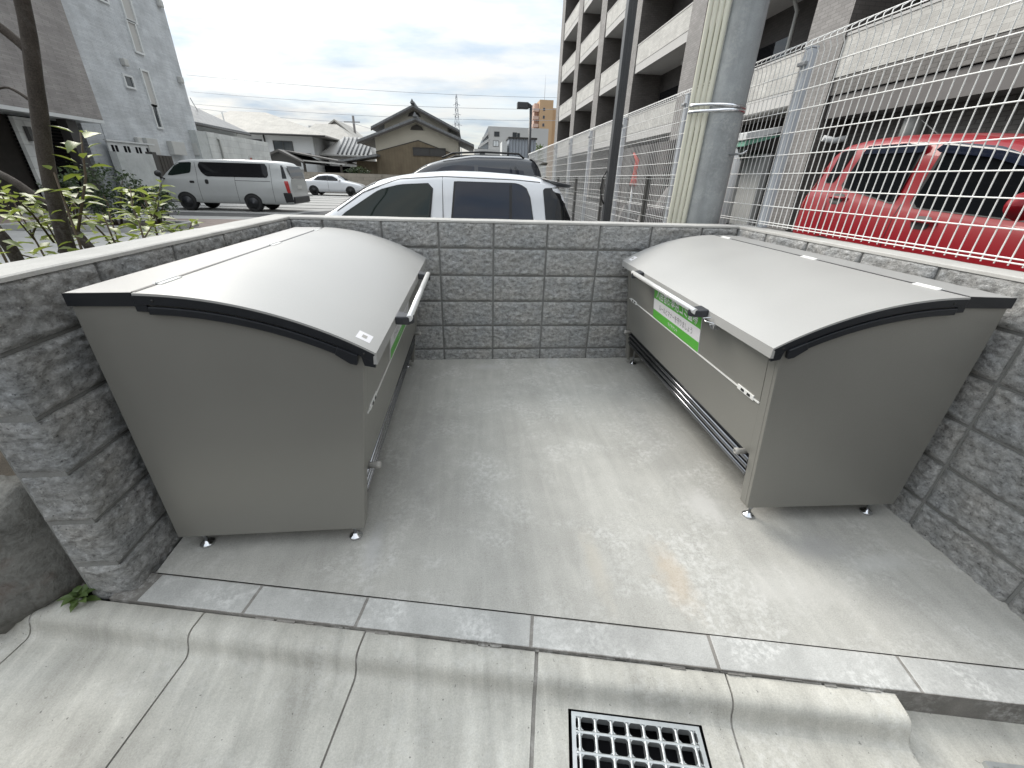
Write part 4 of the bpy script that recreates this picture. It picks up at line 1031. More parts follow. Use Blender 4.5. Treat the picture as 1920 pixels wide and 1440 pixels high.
    c = Car([(0.0, 0.28, 0.70, 0.74, 0.70, 0.55), (0.10, 0.25, 0.92, 0.97, 0.80, 0.62), (0.55, 0.22, 0.96, 1.02, 0.85, 0.64), (0.75, 0.22, 0.96, 1.10, 0.86, 0.60), (1.20, 0.22, 0.96, 1.34, 0.86, 0.58), (1.70, 0.22, 0.96, 1.42, 0.86, 0.58), (2.25, 0.22, 0.95, 1.40, 0.86, 0.58), (2.6, 0.22, 0.94, 1.28, 0.86, 0.58),
             (3.15, 0.22, 0.92, 0.98, 0.86, 0.66), (3.7, 0.22, 0.84, 0.88, 0.84, 0.66), (4.2, 0.25, 0.72, 0.76, 0.78, 0.6), (4.34, 0.3, 0.55, 0.58, 0.68, 0.5)], 2)
    c.body(M['car_white'], root)
    c.side('side_window', [(0.92, 1.00), (1.20, 1.24), (1.70, 1.31), (2.25, 1.29), (2.90, 0.96)], M['glass'], root, 0.006, r=0.04)
    c.side('window_bar', [(1.86, 0.96), (1.86, 1.32), (1.92, 1.32), (1.92, 0.96)], M['trim'], root, 0.009, r=0)
    c.side('tail_light', [(0.04, 0.72), (0.07, 0.88), (0.30, 0.88), (0.22, 0.76)], M['taillight'], root, 0.006, r=0.02)
    c.side('door_seam', [(1.93, 0.32), (1.93, 0.96), (1.945, 0.96), (1.945, 0.32)], M['trim'], root, 0.002, r=0, nx=4)
    c.top('windshield', 2.58, 3.10, 0.05, 0.03, M['glass'], root); c.top('rear_glass', 0.74, 1.18, 0.03, 0.05, M['glass'], root)
    for sd in (1, -1):
        for x in (0.87, 3.45): c.wheel(x, 0.31, 0.2, root, side=sd, spokes=10)
        mirror_part(root, 2.75, sd*0.84, 1.0, M['car_white'], sd)
    # red hatchback behind the mesh fence
    root = thing('parked_car', 'red hatchback behind the white mesh fence on the right', 'car', (5.10, 2.06, 0.25), -math.pi/2)
    c = Car([(0.0, 0.30, 0.98, 1.02, 0.70, 0.55), (0.05, 0.26, 1.06, 1.16, 0.78, 0.63), (0.16, 0.24, 1.08, 1.40, 0.81, 0.68), (0.32, 0.22, 1.07, 1.56, 0.83, 0.71), (0.6, 0.22, 1.05, 1.60, 0.84, 0.725), (1.0, 0.22, 1.0, 1.61, 0.845, 0.73), (1.5, 0.22, 0.95, 1.58, 0.845, 0.73), (2.0, 0.22, 0.92, 1.50, 0.845, 0.725),
             (2.35, 0.22, 0.89, 1.38, 0.845, 0.725), (2.85, 0.22, 0.88, 1.05, 0.84, 0.66), (3.1, 0.22, 0.88, 0.95, 0.83, 0.66), (3.5, 0.24, 0.74, 0.80, 0.78, 0.6), (3.65, 0.3, 0.55, 0.6, 0.66, 0.5)], 2)
    c.body(M['car_red'], root)
    q = [(0.30, 1.17), (0.36, 1.485), (0.58, 1.505), (0.44, 1.17)]
    r_ = [(0.56, 1.13), (0.66, 1.43), (0.70, 1.50), (1.33, 1.50), (1.30, 0.99)]
    f_ = [(1.44, 0.975), (1.48, 1.495), (1.95, 1.43), (2.30, 1.31), (2.72, 0.95), (2.5, 0.925)]
    for p, nm in ((q, 'quarter_window'), (r_, 'rear_window'), (f_, 'front_window')):
        c.side('window_seal', p, M['trim'], root, 0.004, r=0.04); c.side(nm, shrink(p, 0.05), M['glass_dark'], root, 0.008, r=0.04)
    for p in ([(0.70, 1.445), (0.72, 1.515), (1.36, 1.515), (1.36, 1.43)], [(1.46, 1.43), (1.47, 1.51), (1.95, 1.445), (2.30, 1.325), (2.24, 1.28), (1.92, 1.37)]):
        c.side('window_visor', p, M['glass_blue'], root, 0.030, r=0.02)
    c.side('tail_light', [(0.02, 0.90), (0.05, 1.16), (0.14, 1.34), (0.20, 1.33), (0.12, 1.10), (0.12, 0.88)], M['taillight'], root, 0.012, r=0.02)
    for x0, z0 in ((0.58, 1.02), (1.62, 0.865)):
        c.side('handle_recess', [(x0-0.05, z0-0.06), (x0-0.05, z0+0.05), (x0+0.12, z0+0.05), (x0+0.12, z0-0.06)], M['trim'], root, 0.003, r=0.05)
        for sd in (1, -1):
            y = c.side_y(x0, z0); b = MB(); b.tube([(x0-0.06, sd*(y+0.004), z0+0.012), (x0-0.03, sd*(y+0.032), z0+0.012), (x0+0.13, sd*(y+0.032), z0+0.006), (x0+0.17, sd*(y+0.004), z0+0.004)], 0.013, 8); b.build('door_handle', M['car_red'], root)
    c.side('door_seam', [(1.372, 0.3), (1.362, 1.0), (1.372, 1.0), (1.382, 0.3)], M['trim'], root, 0.002, r=0, nx=5, nz=14)
    c.side('door_seam', [(0.50, 0.5), (0.50, 1.10), (0.508, 1.10), (0.508, 0.5)], M['trim'], root, 0.002, r=0, nx=5, nz=14)
    c.top('windshield', 2.30, 2.84, 0.05, 0.03, M['glass_dark'], root); 
    b = MB(); b.grid(np.array([[(x, y, z) for y in np.linspace(-0.52, 0.52, 6)] for x, z in ((0.052, 1.18), (0.14, 1.38), (0.26, 1.53))])-np.array([0.012, 0, 0])); b.build('rear_glass', M['glass_dark'], root)
    b = MB(); b.tube([(0.75, 0.0, 1.61), (0.68, 0, 1.66), (0.45, 0, 1.80)], [0.018, 0.010, 0.004], 8); b.build('antenna', M['trim'], root)
    for sd in (1, -1):
        for x in (0.62, 2.95): c.wheel(x, 0.29, 0.18, root, side=sd)
        mirror_part(root, 2.50, sd*0.84, 1.02, M['car_red'], sd, 1.3)

# ------------------------------------------------------------------ apartment block on the right
def build_apartments():
    X = 9.0
    root = thing('apartment_building', 'tall apartment block with deep tiled balconies beyond the mesh fence', 'building', (X, 0, 0.2))
    cols = [(1.35, 2.6), (8.2, 9.5), (15.65, 16.9), (22.85, 24.05), (29.5, 30.8), (36.3, 37.7), (43.4, 44.8)]
    floors = [3.2, 6.32, 9.42, 12.5, 15.6, 18.7]
    H = 21.5
    for y0, y1 in cols:
        b = MB(); b.box(0, 1.55, y0, y1, 0, H, 0)
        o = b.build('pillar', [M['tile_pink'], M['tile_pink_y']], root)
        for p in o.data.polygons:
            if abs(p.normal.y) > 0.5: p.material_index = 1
    spans = [(-6.0, 1.35)]+[(cols[i][1], cols[i+1][0]) for i in range(len(cols)-1)]
    for si, (y0, y1) in enumerate(spans):
        for fi, z in enumerate(floors):
            b = MB(); a, c = y0+0.002, y1-0.002
            b.box(0.06, 0.20, a, c, z, z+0.36, 1)
            b.box(0.045, 0.19, a, c, z+0.361, z+1.16, 0)
            b.box(0.03, 0.22, a, c, z+1.161, z+1.215, 2)
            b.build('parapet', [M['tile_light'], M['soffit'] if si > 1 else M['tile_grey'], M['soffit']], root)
            b = MB(); b.box(0.201, 1.55, a, c, z+0.02, z+0.20); b.build('balcony_slab', M['soffit'], root)
            if si < 5:
                b = MB(); ym = y0+(y1-y0)*0.42
                b.tube([(1.2, ym, z+0.20), (1.2, ym, z+2.75), (1.1, ym+0.08, z+3.0), (1.1, ym+0.08, z+3.1)], 0.055, 8); b.build('downpipe', M['box_grey'], root)
                b = MB(); b.box(1.50, 1.545, y0+(y1-y0)*0.5, y1-0.3, z+0.22, z+2.3); b.build('glass_door', M['glass'], root)
    b = MB(); b.box(1.551, 12, -6.0, 44.75, 0, H); 
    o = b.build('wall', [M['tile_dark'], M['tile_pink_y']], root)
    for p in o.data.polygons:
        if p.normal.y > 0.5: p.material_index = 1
    # ground storey
    b = MB(); b.box(0.30, 1.50, 9.55, 15.6, 0.01, 2.2); b.build('entrance_wall', M['tile_grey'], root)
    b = MB(); b.box(0.80, 1.50, -5.9, 8.15, 0.01, 3.15); b.build('ground_wall', M['tile_grey'], root)
    b = MB(); b.box(0.62, 0.797, -5.9, 7.0, 0.02, 1.95); b.build('shutter_box', M['beam'], root)
    b = MB(); b.box(0.10, 0.60, 2.65, 8.15, 2.72, 3.18); b.build('beam', M['beam'], root)
    b = MB(); b.box(0.02, 0.28, 10.0, 11.0, 0.02, 2.05); b.build('door', M['box_grey'], root, bevel=0.01)
    b = MB(); b.box(0.02, 0.28, 11.2, 12.6, 0.02, 2.25); b.build('door', M['white_wall'], root, bevel=0.01)
    b = MB(); b.prism([(-0.9, 2.35), (-0.9, 2.52), (0.28, 2.75), (0.28, 2.62)], lambda a, c, d: (a, d, c), 9.7, 13.6); a = b.build('awning', M['white_wall'], root)
    b = MB(); b.prism([(-0.86, 2.20), (-0.86, 2.345), (0.20, 2.55), (0.20, 2.50)], lambda a, c, d: (a, d, c), 9.75, 13.5); b.build('awning_valance', M['green_awn'], a)
    b = MB(); b.lathe([(0.18, 0), (0.18, 0.42), (0.10, 0.5), (0, 0.5)], (0.62, 6.2, 2.15), 16); b.build('wall_lamp', M['box_grey'], root)
    b = MB(); b.tube([(0.1, 8.0, 2.3), (0.35, 7.9, 2.25), (0.5, 7.7, 2.3)], 0.07, 8); b.build('vent_pipe', M['white_wall'], root)
    o = thing('wall_sign', 'small white notice plate on the grey wall above the red hatchback', 'sign', (X+0.605, 3.05, 1.98))
    b = MB(); b.box(0, 0.012, -0.42, 0.42, 0, 0.40); b.build('plate', M['sign_white'], o, bevel=0.004)
    lettering('ゴミ置場', 0.62, 0.17, lambda a, c: Vector((-0.002, -a, 0.20+c)), M['sign_text'], o, 0.001)
    # slatted screen and white drainpipe seen through the fence
    o = thing('slat_screen', 'dark vertical slat screen in front of the apartment ground floor', 'screen', (6.6, 0, 0.1))
    b = MB()
    for k in range(56): b.box(0, 0.05, 8.6+k*0.16, 8.6+k*0.16+0.075, 0, 2.5)
    b.box(0.055, 0.07, 8.6, 17.5, 0, 2.5, 1)
    b.build('slats', [M['beam'], M['void']], o)
    o = thing('drain_pipe', 'white bent drainpipe in front of the slat screen', 'pipe', (6.3, 6.9, 0.1))
    b = MB(); b.tube([(0, 0, 0), (0, 0, 1.75), (-0.05, 0.1, 1.95), (-0.1, 0.45, 2.02)], 0.085, 10); b.build('pipe', M['white_wall'], o)
    o = thing('folded_banner', 'red cloth wrapped round a post behind the mesh fence', 'cloth', (3.1, 4.6, 0.1))
    b = MB(); b.tube([(0, 0, 1.22), (0.02, 0.02, 1.32), (0, 0, 1.45), (0.02, 0, 1.6), (-0.05, 0.05, 1.72)], [0.07, 0.05, 0.03, 0.035, 0.012], 9); b.build('cloth', M['redcloth'], o)
    b = MB(); b.tube([(0, 0, 0), (0, 0, 1.24)], 0.02, 8); b.build('post', M['galv'], o)
    b = MB(); z = 0.12
    b.add([(2.46, -12, z), (9.0, -12, z), (9.0, 46, z), (2.46, 46, z)], [(0, 1, 2, 3)])
    tag(struct(b.build('forecourt', M['asphalt'])), 'dark forecourt of the apartment block behind the fence', 'forecourt')
    # motor scooter shapes under grey covers
    for k, (y, sx) in enumerate(((4.4, 1.0), (6.2, 0.9))):
        o = thing('covered_motorcycle', ['grey covered motorcycle nearer the utility pole behind the fence', 'grey covered motorcycle farther along the fence'][k], 'motorcycle', (3.9+0.3*k, y, 0.12), 0.35, 'motorcycles behind the fence')
        b = MB(); P = []
        for i in range(15):
            t = i/14; h = 0.75+0.42*math.exp(-((t-0.72)/0.12)**2)+0.12*math.sin(t*9); w = 0.16+0.14*math.sin(math.pi*t)+0.16*math.exp(-((t-0.72)/0.1)**2)
            if i in (0, 14): h *= 0.55; w *= 0.4
            P.append([(-0.9+1.8*t, w*math.cos(a)*(1.1 if math.sin(a) < .3 else .8)+0.02*math.sin(7*a+i), max(0.10, h*max(0, math.sin(a))**0.7)) for a in np.linspace(-0.2, math.pi+0.2, 15)])
        b.grid(np.array(P)); b.build('cover', M['beam'], o)
        b = MB()
        for x in (-0.6, 0.62): b.lathe([(0.12, -0.05), (0.26, -0.05), (0.28, 0), (0.26, 0.05), (0.12, 0.05)], (x, 0, 0.28), 18, 'y')
        for_w = b
        for x in (-0.6, 0.62):
            w = MB(); w.lathe([(0.12, -0.05), (0.26, -0.05), (0.28, 0), (0.26, 0.05), (0.12, 0.05)], (x, 0, 0.28), 18, 'y'); w.build('wheel', M['tyre'], o)

# ------------------------------------------------------------------ house on the left
def window_px(root, X, y0, y1, z0, z1, m=None, fm=None, sill=False, d=0.06):
    b = MB(); t = 0.07
    b.box(X-0.01, X+d, y0-t, y1+t, z1, z1+t); b.box(X-0.01, X+d, y0-t, y1+t, z0-t, z0); b.box(X-0.01, X+d, y0-t, y0, z0, z1); b.box(X-0.01, X+d, y1, y1+t, z0, z1)
    f = b.build('window', fm or M['frame_white'], root)
    b = MB(); b.box(X-0.01, X+0.012, y0, y1, z0, z1); b.build('pane', m or M['win'], f)
    return f
def build_left_house():
    X = -14.0
    root = thing('house', 'tall grey stone-clad house with a brown block on its left side', 'building', (0, 0, -0.1))
    b = MB(); b.box(X-8, X, 17.05, 23.6, 0, 11.5)
    o = b.build('grey_wall', [M['siding'], M['siding_y']], root)
    for p in o.data.polygons:
        if abs(p.normal.y) > 0.5: p.material_index = 1
    b = MB(); b.box(X-8, -13.2, 4.0, 16.10, 2.97, 11.5)
    o = b.build('brown_block', [M['siding_brown']], root)
    b = MB(); b.box(X-8, -13.19, 4.0, 16.12, 2.86, 2.968); b.build('soffit_trim', M['frame_white'], root)
    b = MB(); b.box(X-8, X-0.02, 16.11, 17.04, 0, 11.5); b.build('link_wall', M['siding'], root)
    b = MB(); b.box(X-8, X-0.6, 4, 16.10, 0, 2.855); b.build('porch_back_wall', M['timber'], root)
    b = MB()
    for k in range(26): b.obox((X-0.55, 13.9, 0.2+k*0.105), (0, 2.15, 0), (0.05, 0, 0), (0, 0, 0.06))
    b.build('louvre', M['void'], root)
    b = MB(); b.box(-13.75, -13.45, 14.75, 15.15, 0, 2.85); b.build('porch_column', M['frame_dark'], root)
    b = MB(); b.box(-13.74, -13.62, 13.05, 13.72, 0, 2.75); o = b.build('porch_pier', M['siding_low'], root)
    b = MB(); b.box(-13.60, -13.48, 13.22, 13.36, 2.1, 2.5); b.build('wall_lamp', M['frame_dark'], o)
    for (y0, y1, z0, z1) in ((20.50, 20.95, 5.95, 6.95), (20.55, 21.1, 7.05, 11.0), (20.43, 20.72, 3.15, 3.95), (20.45, 20.85, 4.02, 5.25)):
        window_px(root, X, y0, y1, z0, z1, M['far_pale'] if z0 > 5.9 or z0 > 4 else None)
    window_px(root, X, 19.22, 19.66, 4.50, 4.85); window_px(root, X, 19.2, 19.66, 7.3, 8.4)
    for y, z in ((23.2, 8.3), (19.45, 5.35), (23.2, 5.4), (18.75, 2.5)):
        b = MB(); b.box(X, X+0.18, y-0.13, y+0.13, z-0.14, z+0.12); b.build('vent_hood', M['box_grey'], root, bevel=0.03)
    for (y0, y1, z0, z1) in ((19.05, 19.75, 2.0, 2.62), (20.75, 21.75, 2.05, 2.62), (22.75, 23.5, 2.1, 2.65)):
        b = MB(); b.box(X, X+0.24, y0, y1, z0, z1); b.build('meter_box', M['box_grey'], root, bevel=0.015)
    # white louvred gate with paired openings
    o = thing('panel_gate', 'white panel gate with pairs of small dark openings beside the brown block', 'gate', (-13.85, 16.45, -0.1))
    b = MB(); b.box(0, 0.05, 0.30, 2.95, 0, 2.34)
    b.build('panel', M['frame_white'], o); 
    for k in range(4):
        y = 0.45+k*0.66
        for q in (0, 0.2):
            b = MB(); b.box(0.051, 0.058, y+q, y+q+0.13, 1.96, 2.22); b.build('opening', M['void'], o)
    b = MB(); b.box(-0.02, 0.10, 0.25, 3.0, 2.345, 2.40); b.build('top_rail', M['frame_white'], o)
    o = thing('garden_wall', 'pale rendered garden wall behind the dark hedge, left of the van', 'wall', (-13.0, 15.9, -0.1))
    b = MB(); b.box(-0.25, 0, 0.0, 2.0, 0, 1.96); b.build('panel', M['garden_wall'], o)
    b = MB(); b.box(-0.26, 0.01, 2.0, 2.25, 0, 2.05); b.build('pillar', M['frame_dark'], o)
    o = thing('gate', 'dark slatted gate standing between the garden wall and the van', 'gate', (-13.1, 18.2, -0.1))
    for k in range(5):
        b = MB(); b.box(0, 0.04, k*0.22, k*0.22+0.17, 0.1, 1.95); b.build('slat', M['timber'], o)
    o = thing('garage', 'low pale flat-roofed annexe beyond the tall grey house', 'building', (-13.6, 22.8, -0.1))
    b = MB(); b.box(-6, 0, 0.9, 8.4, 0, 3.26); b.build('wall', M['siding_low'], o)
    b = MB(); b.box(-6, -0.05, 0.0, 0.899, 0, 3.24); b.build('end_wall', M['garden_wall'], o)
    b = MB(); b.tube([(0.06, 1.9, 0.1), (0.06, 1.9, 2.95), (0.02, 1.75, 3.02)], 0.05, 8); b.build('downpipe', M['box_grey'], o)
    f = window_px(o, 0.0, 5.1, 5.4, 1.75, 2.2, M['redcloth'], M['far_pale'])

# ------------------------------------------------------------------ far houses
def hip_roof(b, x0, x1, y0, y1, z0, z1, rx0, rx1, mi=0, th=0.12):
    ym = (y0+y1)/2
    vs = [(x0, y0, z0), (x1, y0, z0), (x1, y1, z0), (x0, y1, z0), (rx0, ym, z1), (rx1, ym, z1)]
    vs += [(a, c, z-th) for a, c, z in vs[:4]]
    b.add(vs, [(0, 1, 5, 4), (1, 2, 5), (2, 3, 4, 5), (3, 0, 4), (0, 6, 7, 1), (1, 7, 8, 2), (2, 8, 9, 3), (3, 9, 6, 0), (6, 9, 8, 7)], mi)
def win_y(root, x0, x1, y, z0, z1, fm='frame_dark', m='win', mull=1):
    b = MB(); t = 0.06
    b.box(x0-t, x1+t, y-0.06, y+0.02, z1, z1+t); b.box(x0-t, x1+t, y-0.06, y+0.02, z0-t, z0); b.box(x0-t, x0, y-0.06, y+0.02, z0, z1); b.box(x1, x1+t, y-0.06, y+0.02, z0, z1)
    for k in range(mull):
        xm = x0+(x1-x0)*(k+1)/(mull+1); b.box(xm-0.03, xm+0.03, y-0.05, y+0.02, z0, z1)
    f = b.build('window', M[fm], root)
    b = MB(); b.box(x0, x1, y-0.012, y+0.02, z0, z1); b.build('pane', M[m], f)
def gable_house_part(root, name_wall, wm, x0, x1, y0, y1, z0, ze, zr, xr, rm, over=0.9, th=0.22, fm='timber', oy=0.7):
    """gable facing the viewer (-y): wall outline plus two roof slabs and a dark barge board"""
    b = MB(); b.prism([(x0, z0), (x0, ze+0.25), (xr, zr-0.05), (x1, ze+0.25), (x1, z0)], lambda a, c, d: (a, d, c), y0, y1); w = b.build(name_wall, wm, root)
    for sx, xe in ((-1, x0), (1, x1)):
        dx, dz = xe-xr, ze-zr
        L = math.hypot(dx, dz); ex, ez = xe+dx/L*over, ze+dz/L*over
        b = MB(); b.prism([(xr, zr), (ex, ez), (ex, ez+th*1.1), (xr, zr+th*1.1)], lambda a, c, d: (a, d, c), y0-oy, y1+oy); r = b.build('roof', rm, root)
        b = MB(); b.prism([(xr, zr-0.16), (ex, ez-0.12), (ex, ez+0.02), (xr, zr+0.02)], lambda a, c, d: (a, d, c), y0-oy-0.08, y0-oy-0.005); b.build('barge_board', M[fm], r)
    return w

def build_unseen_houses():  # out of view, added to shade the bay and fill reflections
    o = thing('house', 'unseen two-storey house added behind the camera for shade and reflections', 'building', (0, -11, -0.2))
    b = MB(); b.box(-17, -1.5, -8, 0, 0, 5.6); b.build('wall', M['far_pale'], o)
    b = MB(); hip_roof(b, -17.8, -0.7, -8.8, 0.8, 5.55, 7.6, -13, -5); b.build('roof', M['rooftile'], o)
    o = thing('house', 'second unseen house added for shade and reflections, right of the first', 'building', (0, -11.5, -0.2))
    b = MB(); b.box(0.6, 15, -8, 0, 0, 5.8); b.build('wall', M['beam'], o)
    b = MB(); hip_roof(b, -0.2, 15.8, -8.8, 0.8, 5.75, 7.7, 4, 11); b.build('roof', M['rooftile'], o)
    for x in (-14, -10, -6, 3, 7, 11):
        p = [q for q in bpy.data.objects if q.get('category') == 'building' and abs(q.location.y+(11 if x < 0 else 11.5)) < 0.01][0]
        for z in (1.0, 3.7):
            b = MB(); b.box(x, x+1.7, -0.02, 0.04, z, z+1.2); b.build('window', M['win'], p)
def build_far():
    # two-storey white house with a pale hip roof
    o = thing('house', 'white two-storey house with a pale hipped roof behind the van', 'building', (0, 45, -0.1))
    b = MB(); b.box(-26, -14.9, 0, 9, 0, 4.75); b.build('wall', M['white_wall'], o)
    b = MB(); hip_roof(b, -27.2, -13.4, -0.9, 9.9, 4.72, 6.9, -24.0, -20.5); r = b.build('roof', M['roofpale'], o)
    b = MB(); b.tube([(-27.2, -0.96, 4.62), (-13.4, -0.96, 4.62)], 0.08, 6); b.build('gutter_pipe', M['frame_dark'], r)
    win_y(o, -18.6, -16.9, -0.001, 2.5, 4.1); win_y(o, -22.8, -19.7, -0.001, 3.3, 4.15, mull=3); win_y(o, -16.3, -16.0, -0.001, 2.6, 3.1, mull=0); win_y(o, -15.6, -15.3, -0.001, 2.6, 3.1, mull=0)
    b = MB(); b.tube([(-19.4, -0.08, 4.6), (-19.2, -0.08, 0.2)], 0.06, 6); b.build('downpipe', M['frame_dark'], o)
    b = MB(); b.tube([(-22.1, -1.1, 3.2), (-22.2, -1.1, 6.2)], 0.06, 6); b.build('mast', M['box_grey'], o)
    o = thing('house', 'house with a grey tiled roof peeping out right behind the tall grey house', 'building', (0, 24.5, -0.1))
    b = MB(); b.prism([(-25, 0), (-25, 3.8), (-20, 5.8), (-15.4, 3.8), (-15.4, 0)], lambda a, c, d: (a, d, c), 0, 6.4); b.build('wall', M['white_wall'], o)
    b = MB(); b.prism([(-20, 5.95), (-14.75, 3.68), (-14.75, 3.80), (-20, 6.10)], lambda a, c, d: (a, d, c), -0.4, 6.9); b.prism([(-20, 5.95), (-25.6, 3.68), (-25.6, 3.80), (-20, 6.10)], lambda a, c, d: (a, d, c), -0.4, 6.9); r = b.build('roof', M['rooftile'], o)
    b = MB(); b.tube([(-14.72, -0.4, 3.66), (-14.72, 6.9, 3.66)], 0.06, 6); b.build('gutter_pipe', M['frame_dark'], r)
    o = thing('house', 'smaller white house with a pale roof, second behind the carport', 'building', (0, 55, -0.1))
    b = MB(); b.box(-19.8, -13.6, 0, 9, 0, 4.35); b.build('wall', M['white_wall'], o)
    b = MB(); hip_roof(b, -21.0, -12.4, -0.9, 10, 4.4, 7.0, -18.8, -16.2); b.build('roof', M['roofpale'], o)
    win_y(o, -19.4, -18.3, -0.001, 2.9, 3.9, mull=0); win_y(o, -15.9, -15.1, -0.001, 2.4, 3.8, mull=1); win_y(o, -14.5, -14.1, -0.001, 2.5, 3.6, mull=0)
    b = MB(); b.tube([(-16.3, -0.95, 2.0), (-16.4, -0.95, 5.2)], 0.05, 6); b.build('mast', M['box_grey'], o)
    o = thing('house', 'white house with a steep dark-edged gable, third behind the carport', 'building', (0, 66, -0.1))
    gable_house_part(o, 'wall', M['white_wall'], -22, -14.6, 0, 8, 0, 5.2, 7.9, -18.0, M['roofpale'], 0.6)
    o = thing('house', 'low wing with grey ribbed roof tiles left of the brown gabled house', 'building', (0, 47, -0.1))
    b = MB(); b.box(-14.2, -10.5, 0, 5, 0, 3.1); b.build('wall', M['far_pale'], o)
    b = MB(); hip_roof(b, -14.9, -9.6, -0.7, 5.7, 3.2, 5.0, -13.0, -10.5); r = b.build('roof', M['far_pale'], o)
    rb = MB()
    for k in range(8):
        x = -12.9+k*0.42; rb.tube([(x-0.15, -0.72, 3.28), (x, 2.3, 4.96)], 0.09, 6)
    rb.build('tile_ribs', M['rooftile'], r)
    # dark roofed carport / gate house
    o = thing('carport', 'dark-roofed open carport behind the white sedan', 'carport', (0, 38, -0.1))
    b = MB(); b.prism([(-16.9, 2.45), (-15.28, 3.12), (-13.5, 2.28), (-13.5, 2.14), (-15.28, 2.95), (-16.9, 2.3)], lambda a, c, d: (a, d, c), -1, 5); b.build('gable_roof', M['roofdark'], o)
    b = MB(); b.prism([(-16.5, 2.4), (-15.28, 2.9), (-13.8, 2.25), (-13.8, 1.9), (-15.28, 2.1), (-16.5, 1.95)], lambda a, c, d: (a, d, c), -0.6, -0.5); b.build('gable_panel', M['frame_dark'], o)
    b = MB(); b.prism([(-15.2, 3.10), (-10.2, 2.35), (-10.2, 2.25), (-15.2, 2.98)], lambda a, c, d: (a, d, c), 0.2, 6); b.build('side_roof', M['roofdark'], o)
    b = MB(); b.prism([(-13.6, 2.32), (-10.2, 2.12), (-10.2, 2.24), (-13.6, 2.42)], lambda a, c, d: (a, d, c), -0.5, 0.19); b.build('fascia', M['far_pale'], o)
    for x in (-16.4, -14.4, -13.6, -10.6):
        b = MB(); b.box(x-0.08, x+0.08, -0.4, -0.24, 0, 2.2); b.build('post', M['timber'], o)
    b = MB(); b.box(-16.2, -14.9, 0.5, 0.6, 0, 2.0); b.build('door_panel', M['beam'], o)
    b = MB(); b.box(-14.3, -13.7, 0.2, 0.3, 0, 1.7); b.build('gate_panel', M['white_wall'], o)
    b = MB(); b.box(-13.4, -8.0, 4.5, 4.6, 0, 2.1); b.build('back_wall', M['void'], o)
    # beige boundary wall
    o = thing('boundary_wall', 'beige block boundary wall behind the white sedan', 'wall', (0, 36, -0.1))
    b = MB(); b.box(-13.2, 2.2, 0, 0.18, 0, 1.52); b.build('panel', M['boundary'], o)
    for k in range(6):
        b = MB(); b.box(-12.9+k*2.9, -12.75+k*2.9, -0.05, -0.002, 0, 1.5); b.build('pilaster', M['boundary'], o)
    # brown Japanese house with two gables
    o = thing('house', 'brown gabled house with two stacked tiled roofs in the middle distance', 'building', (0, 40, -0.1))
    S = lambda x: 0.2245+(x-0.2245)*1.049
    Z = lambda z: 1.456+(z-1.356)*1.049
    gable_house_part(o, 'upper_wall', M['cream_wall'], S(-7.2), S(-1.6), 3, 9, 2.6, Z(5.45), Z(6.72), S(-4.5), M['rooftile'], 1.25, 0.2)
    b = MB(); b.prism([(S(-7.25), Z(3.6)), (S(-7.25), Z(4.75)), (S(-4.4), Z(5.75)), (S(-1.55), Z(4.75)), (S(-1.55), Z(3.6))], lambda a, c, d: (a, d, c), 2.93, 2.995); b.build('upper_boarding', M['brown_wall'], o)
    gable_house_part(o, 'lower_wall', M['cream_wall'], S(-7.6), S(-0.6), 0, 8, 0, Z(4.2), Z(5.5), S(-4.05), M['rooftile'], 1.5, 0.2)
    b = MB(); b.prism([(S(-7.62), 0), (S(-7.62), Z(3.1)), (S(-4.0), Z(4.05)), (S(-0.58), Z(3.0)), (S(-0.58), 0)], lambda a, c, d: (a, d, c), -0.07, -0.005); b.build('boarding', M['brown_wall'], o)
    b = MB(); b.prism([(S(-7.62), Z(3.1)), (S(-4.0), Z(4.05)), (S(-0.58), Z(3.0)), (S(-0.58), Z(3.06)), (S(-4.0), Z(4.12)), (S(-7.62), Z(3.16))], lambda a, c, d: (a, d, c), -0.09, -0.072); b.build('trim_board', M['timber'], o)
    for zc, xx, yy in ((5.02, -4.05, -0.06), (6.28, -4.5, 2.94)):
        b = MB(); b.prism([(S(xx-0.55), Z(zc-0.18)), (S(xx-0.42), Z(zc+0.05)), (S(xx), Z(zc+0.22)), (S(xx+0.42), Z(zc+0.05)), (S(xx+0.55), Z(zc-0.18))], lambda a, c, d: (a, d, c), yy-0.05, yy+0.07); b.build('gable_vent', M['timber'], o)
    win_y(o, S(-4.45), S(-1.75), -0.072, Z(2.98), Z(3.52), 'timber', 'frame_dark', 1)
    win_y(o, S(-7.0), S(-6.7), 2.93, Z(4.7), Z(5.0), 'frame_dark', 'far_pale', 0)
    for xx, zz, yy in ((-4.5, 6.98, 2.0), (-4.05, 5.72, -0.9)):
        b = MB(); b.box(S(xx)-0.16, S(xx)+0.16, yy, yy+7.6, Z(zz)-0.06, Z(zz)+0.14); b.prism([(S(xx)-0.2, Z(zz)), (S(xx), Z(zz)+0.34), (S(xx)+0.2, Z(zz))], lambda a, c, d: (a, d, c), yy-0.12, yy-0.001); b.build('ridge', M['rooftile'], o)
    b = MB(); b.prism([(S(-10.7), Z(2.30)), (S(-7.3), Z(2.92)), (S(-7.3), Z(2.75)), (S(-10.7), Z(2.15))], lambda a, c, d: (a, d, c), -1.6, 1.5); b.build('lean_to_roof', M['rooftile'], o)
    b = MB(); b.box(S(-9.4), S(-7.63), 0.2, 6, 0, Z(2.4)); b.build('lean_to_wall', M['brown_wall'], o)
    # distant blocks
    o = thing('apartment_building', 'grey mid-rise block with stepped balconies under the street lamp', 'building', (0, 90, -0.1))
    b = MB(); b.box(4.2, 16, 0, 14, 0, 10.5); b.build('wall', M['far_pale'], o)
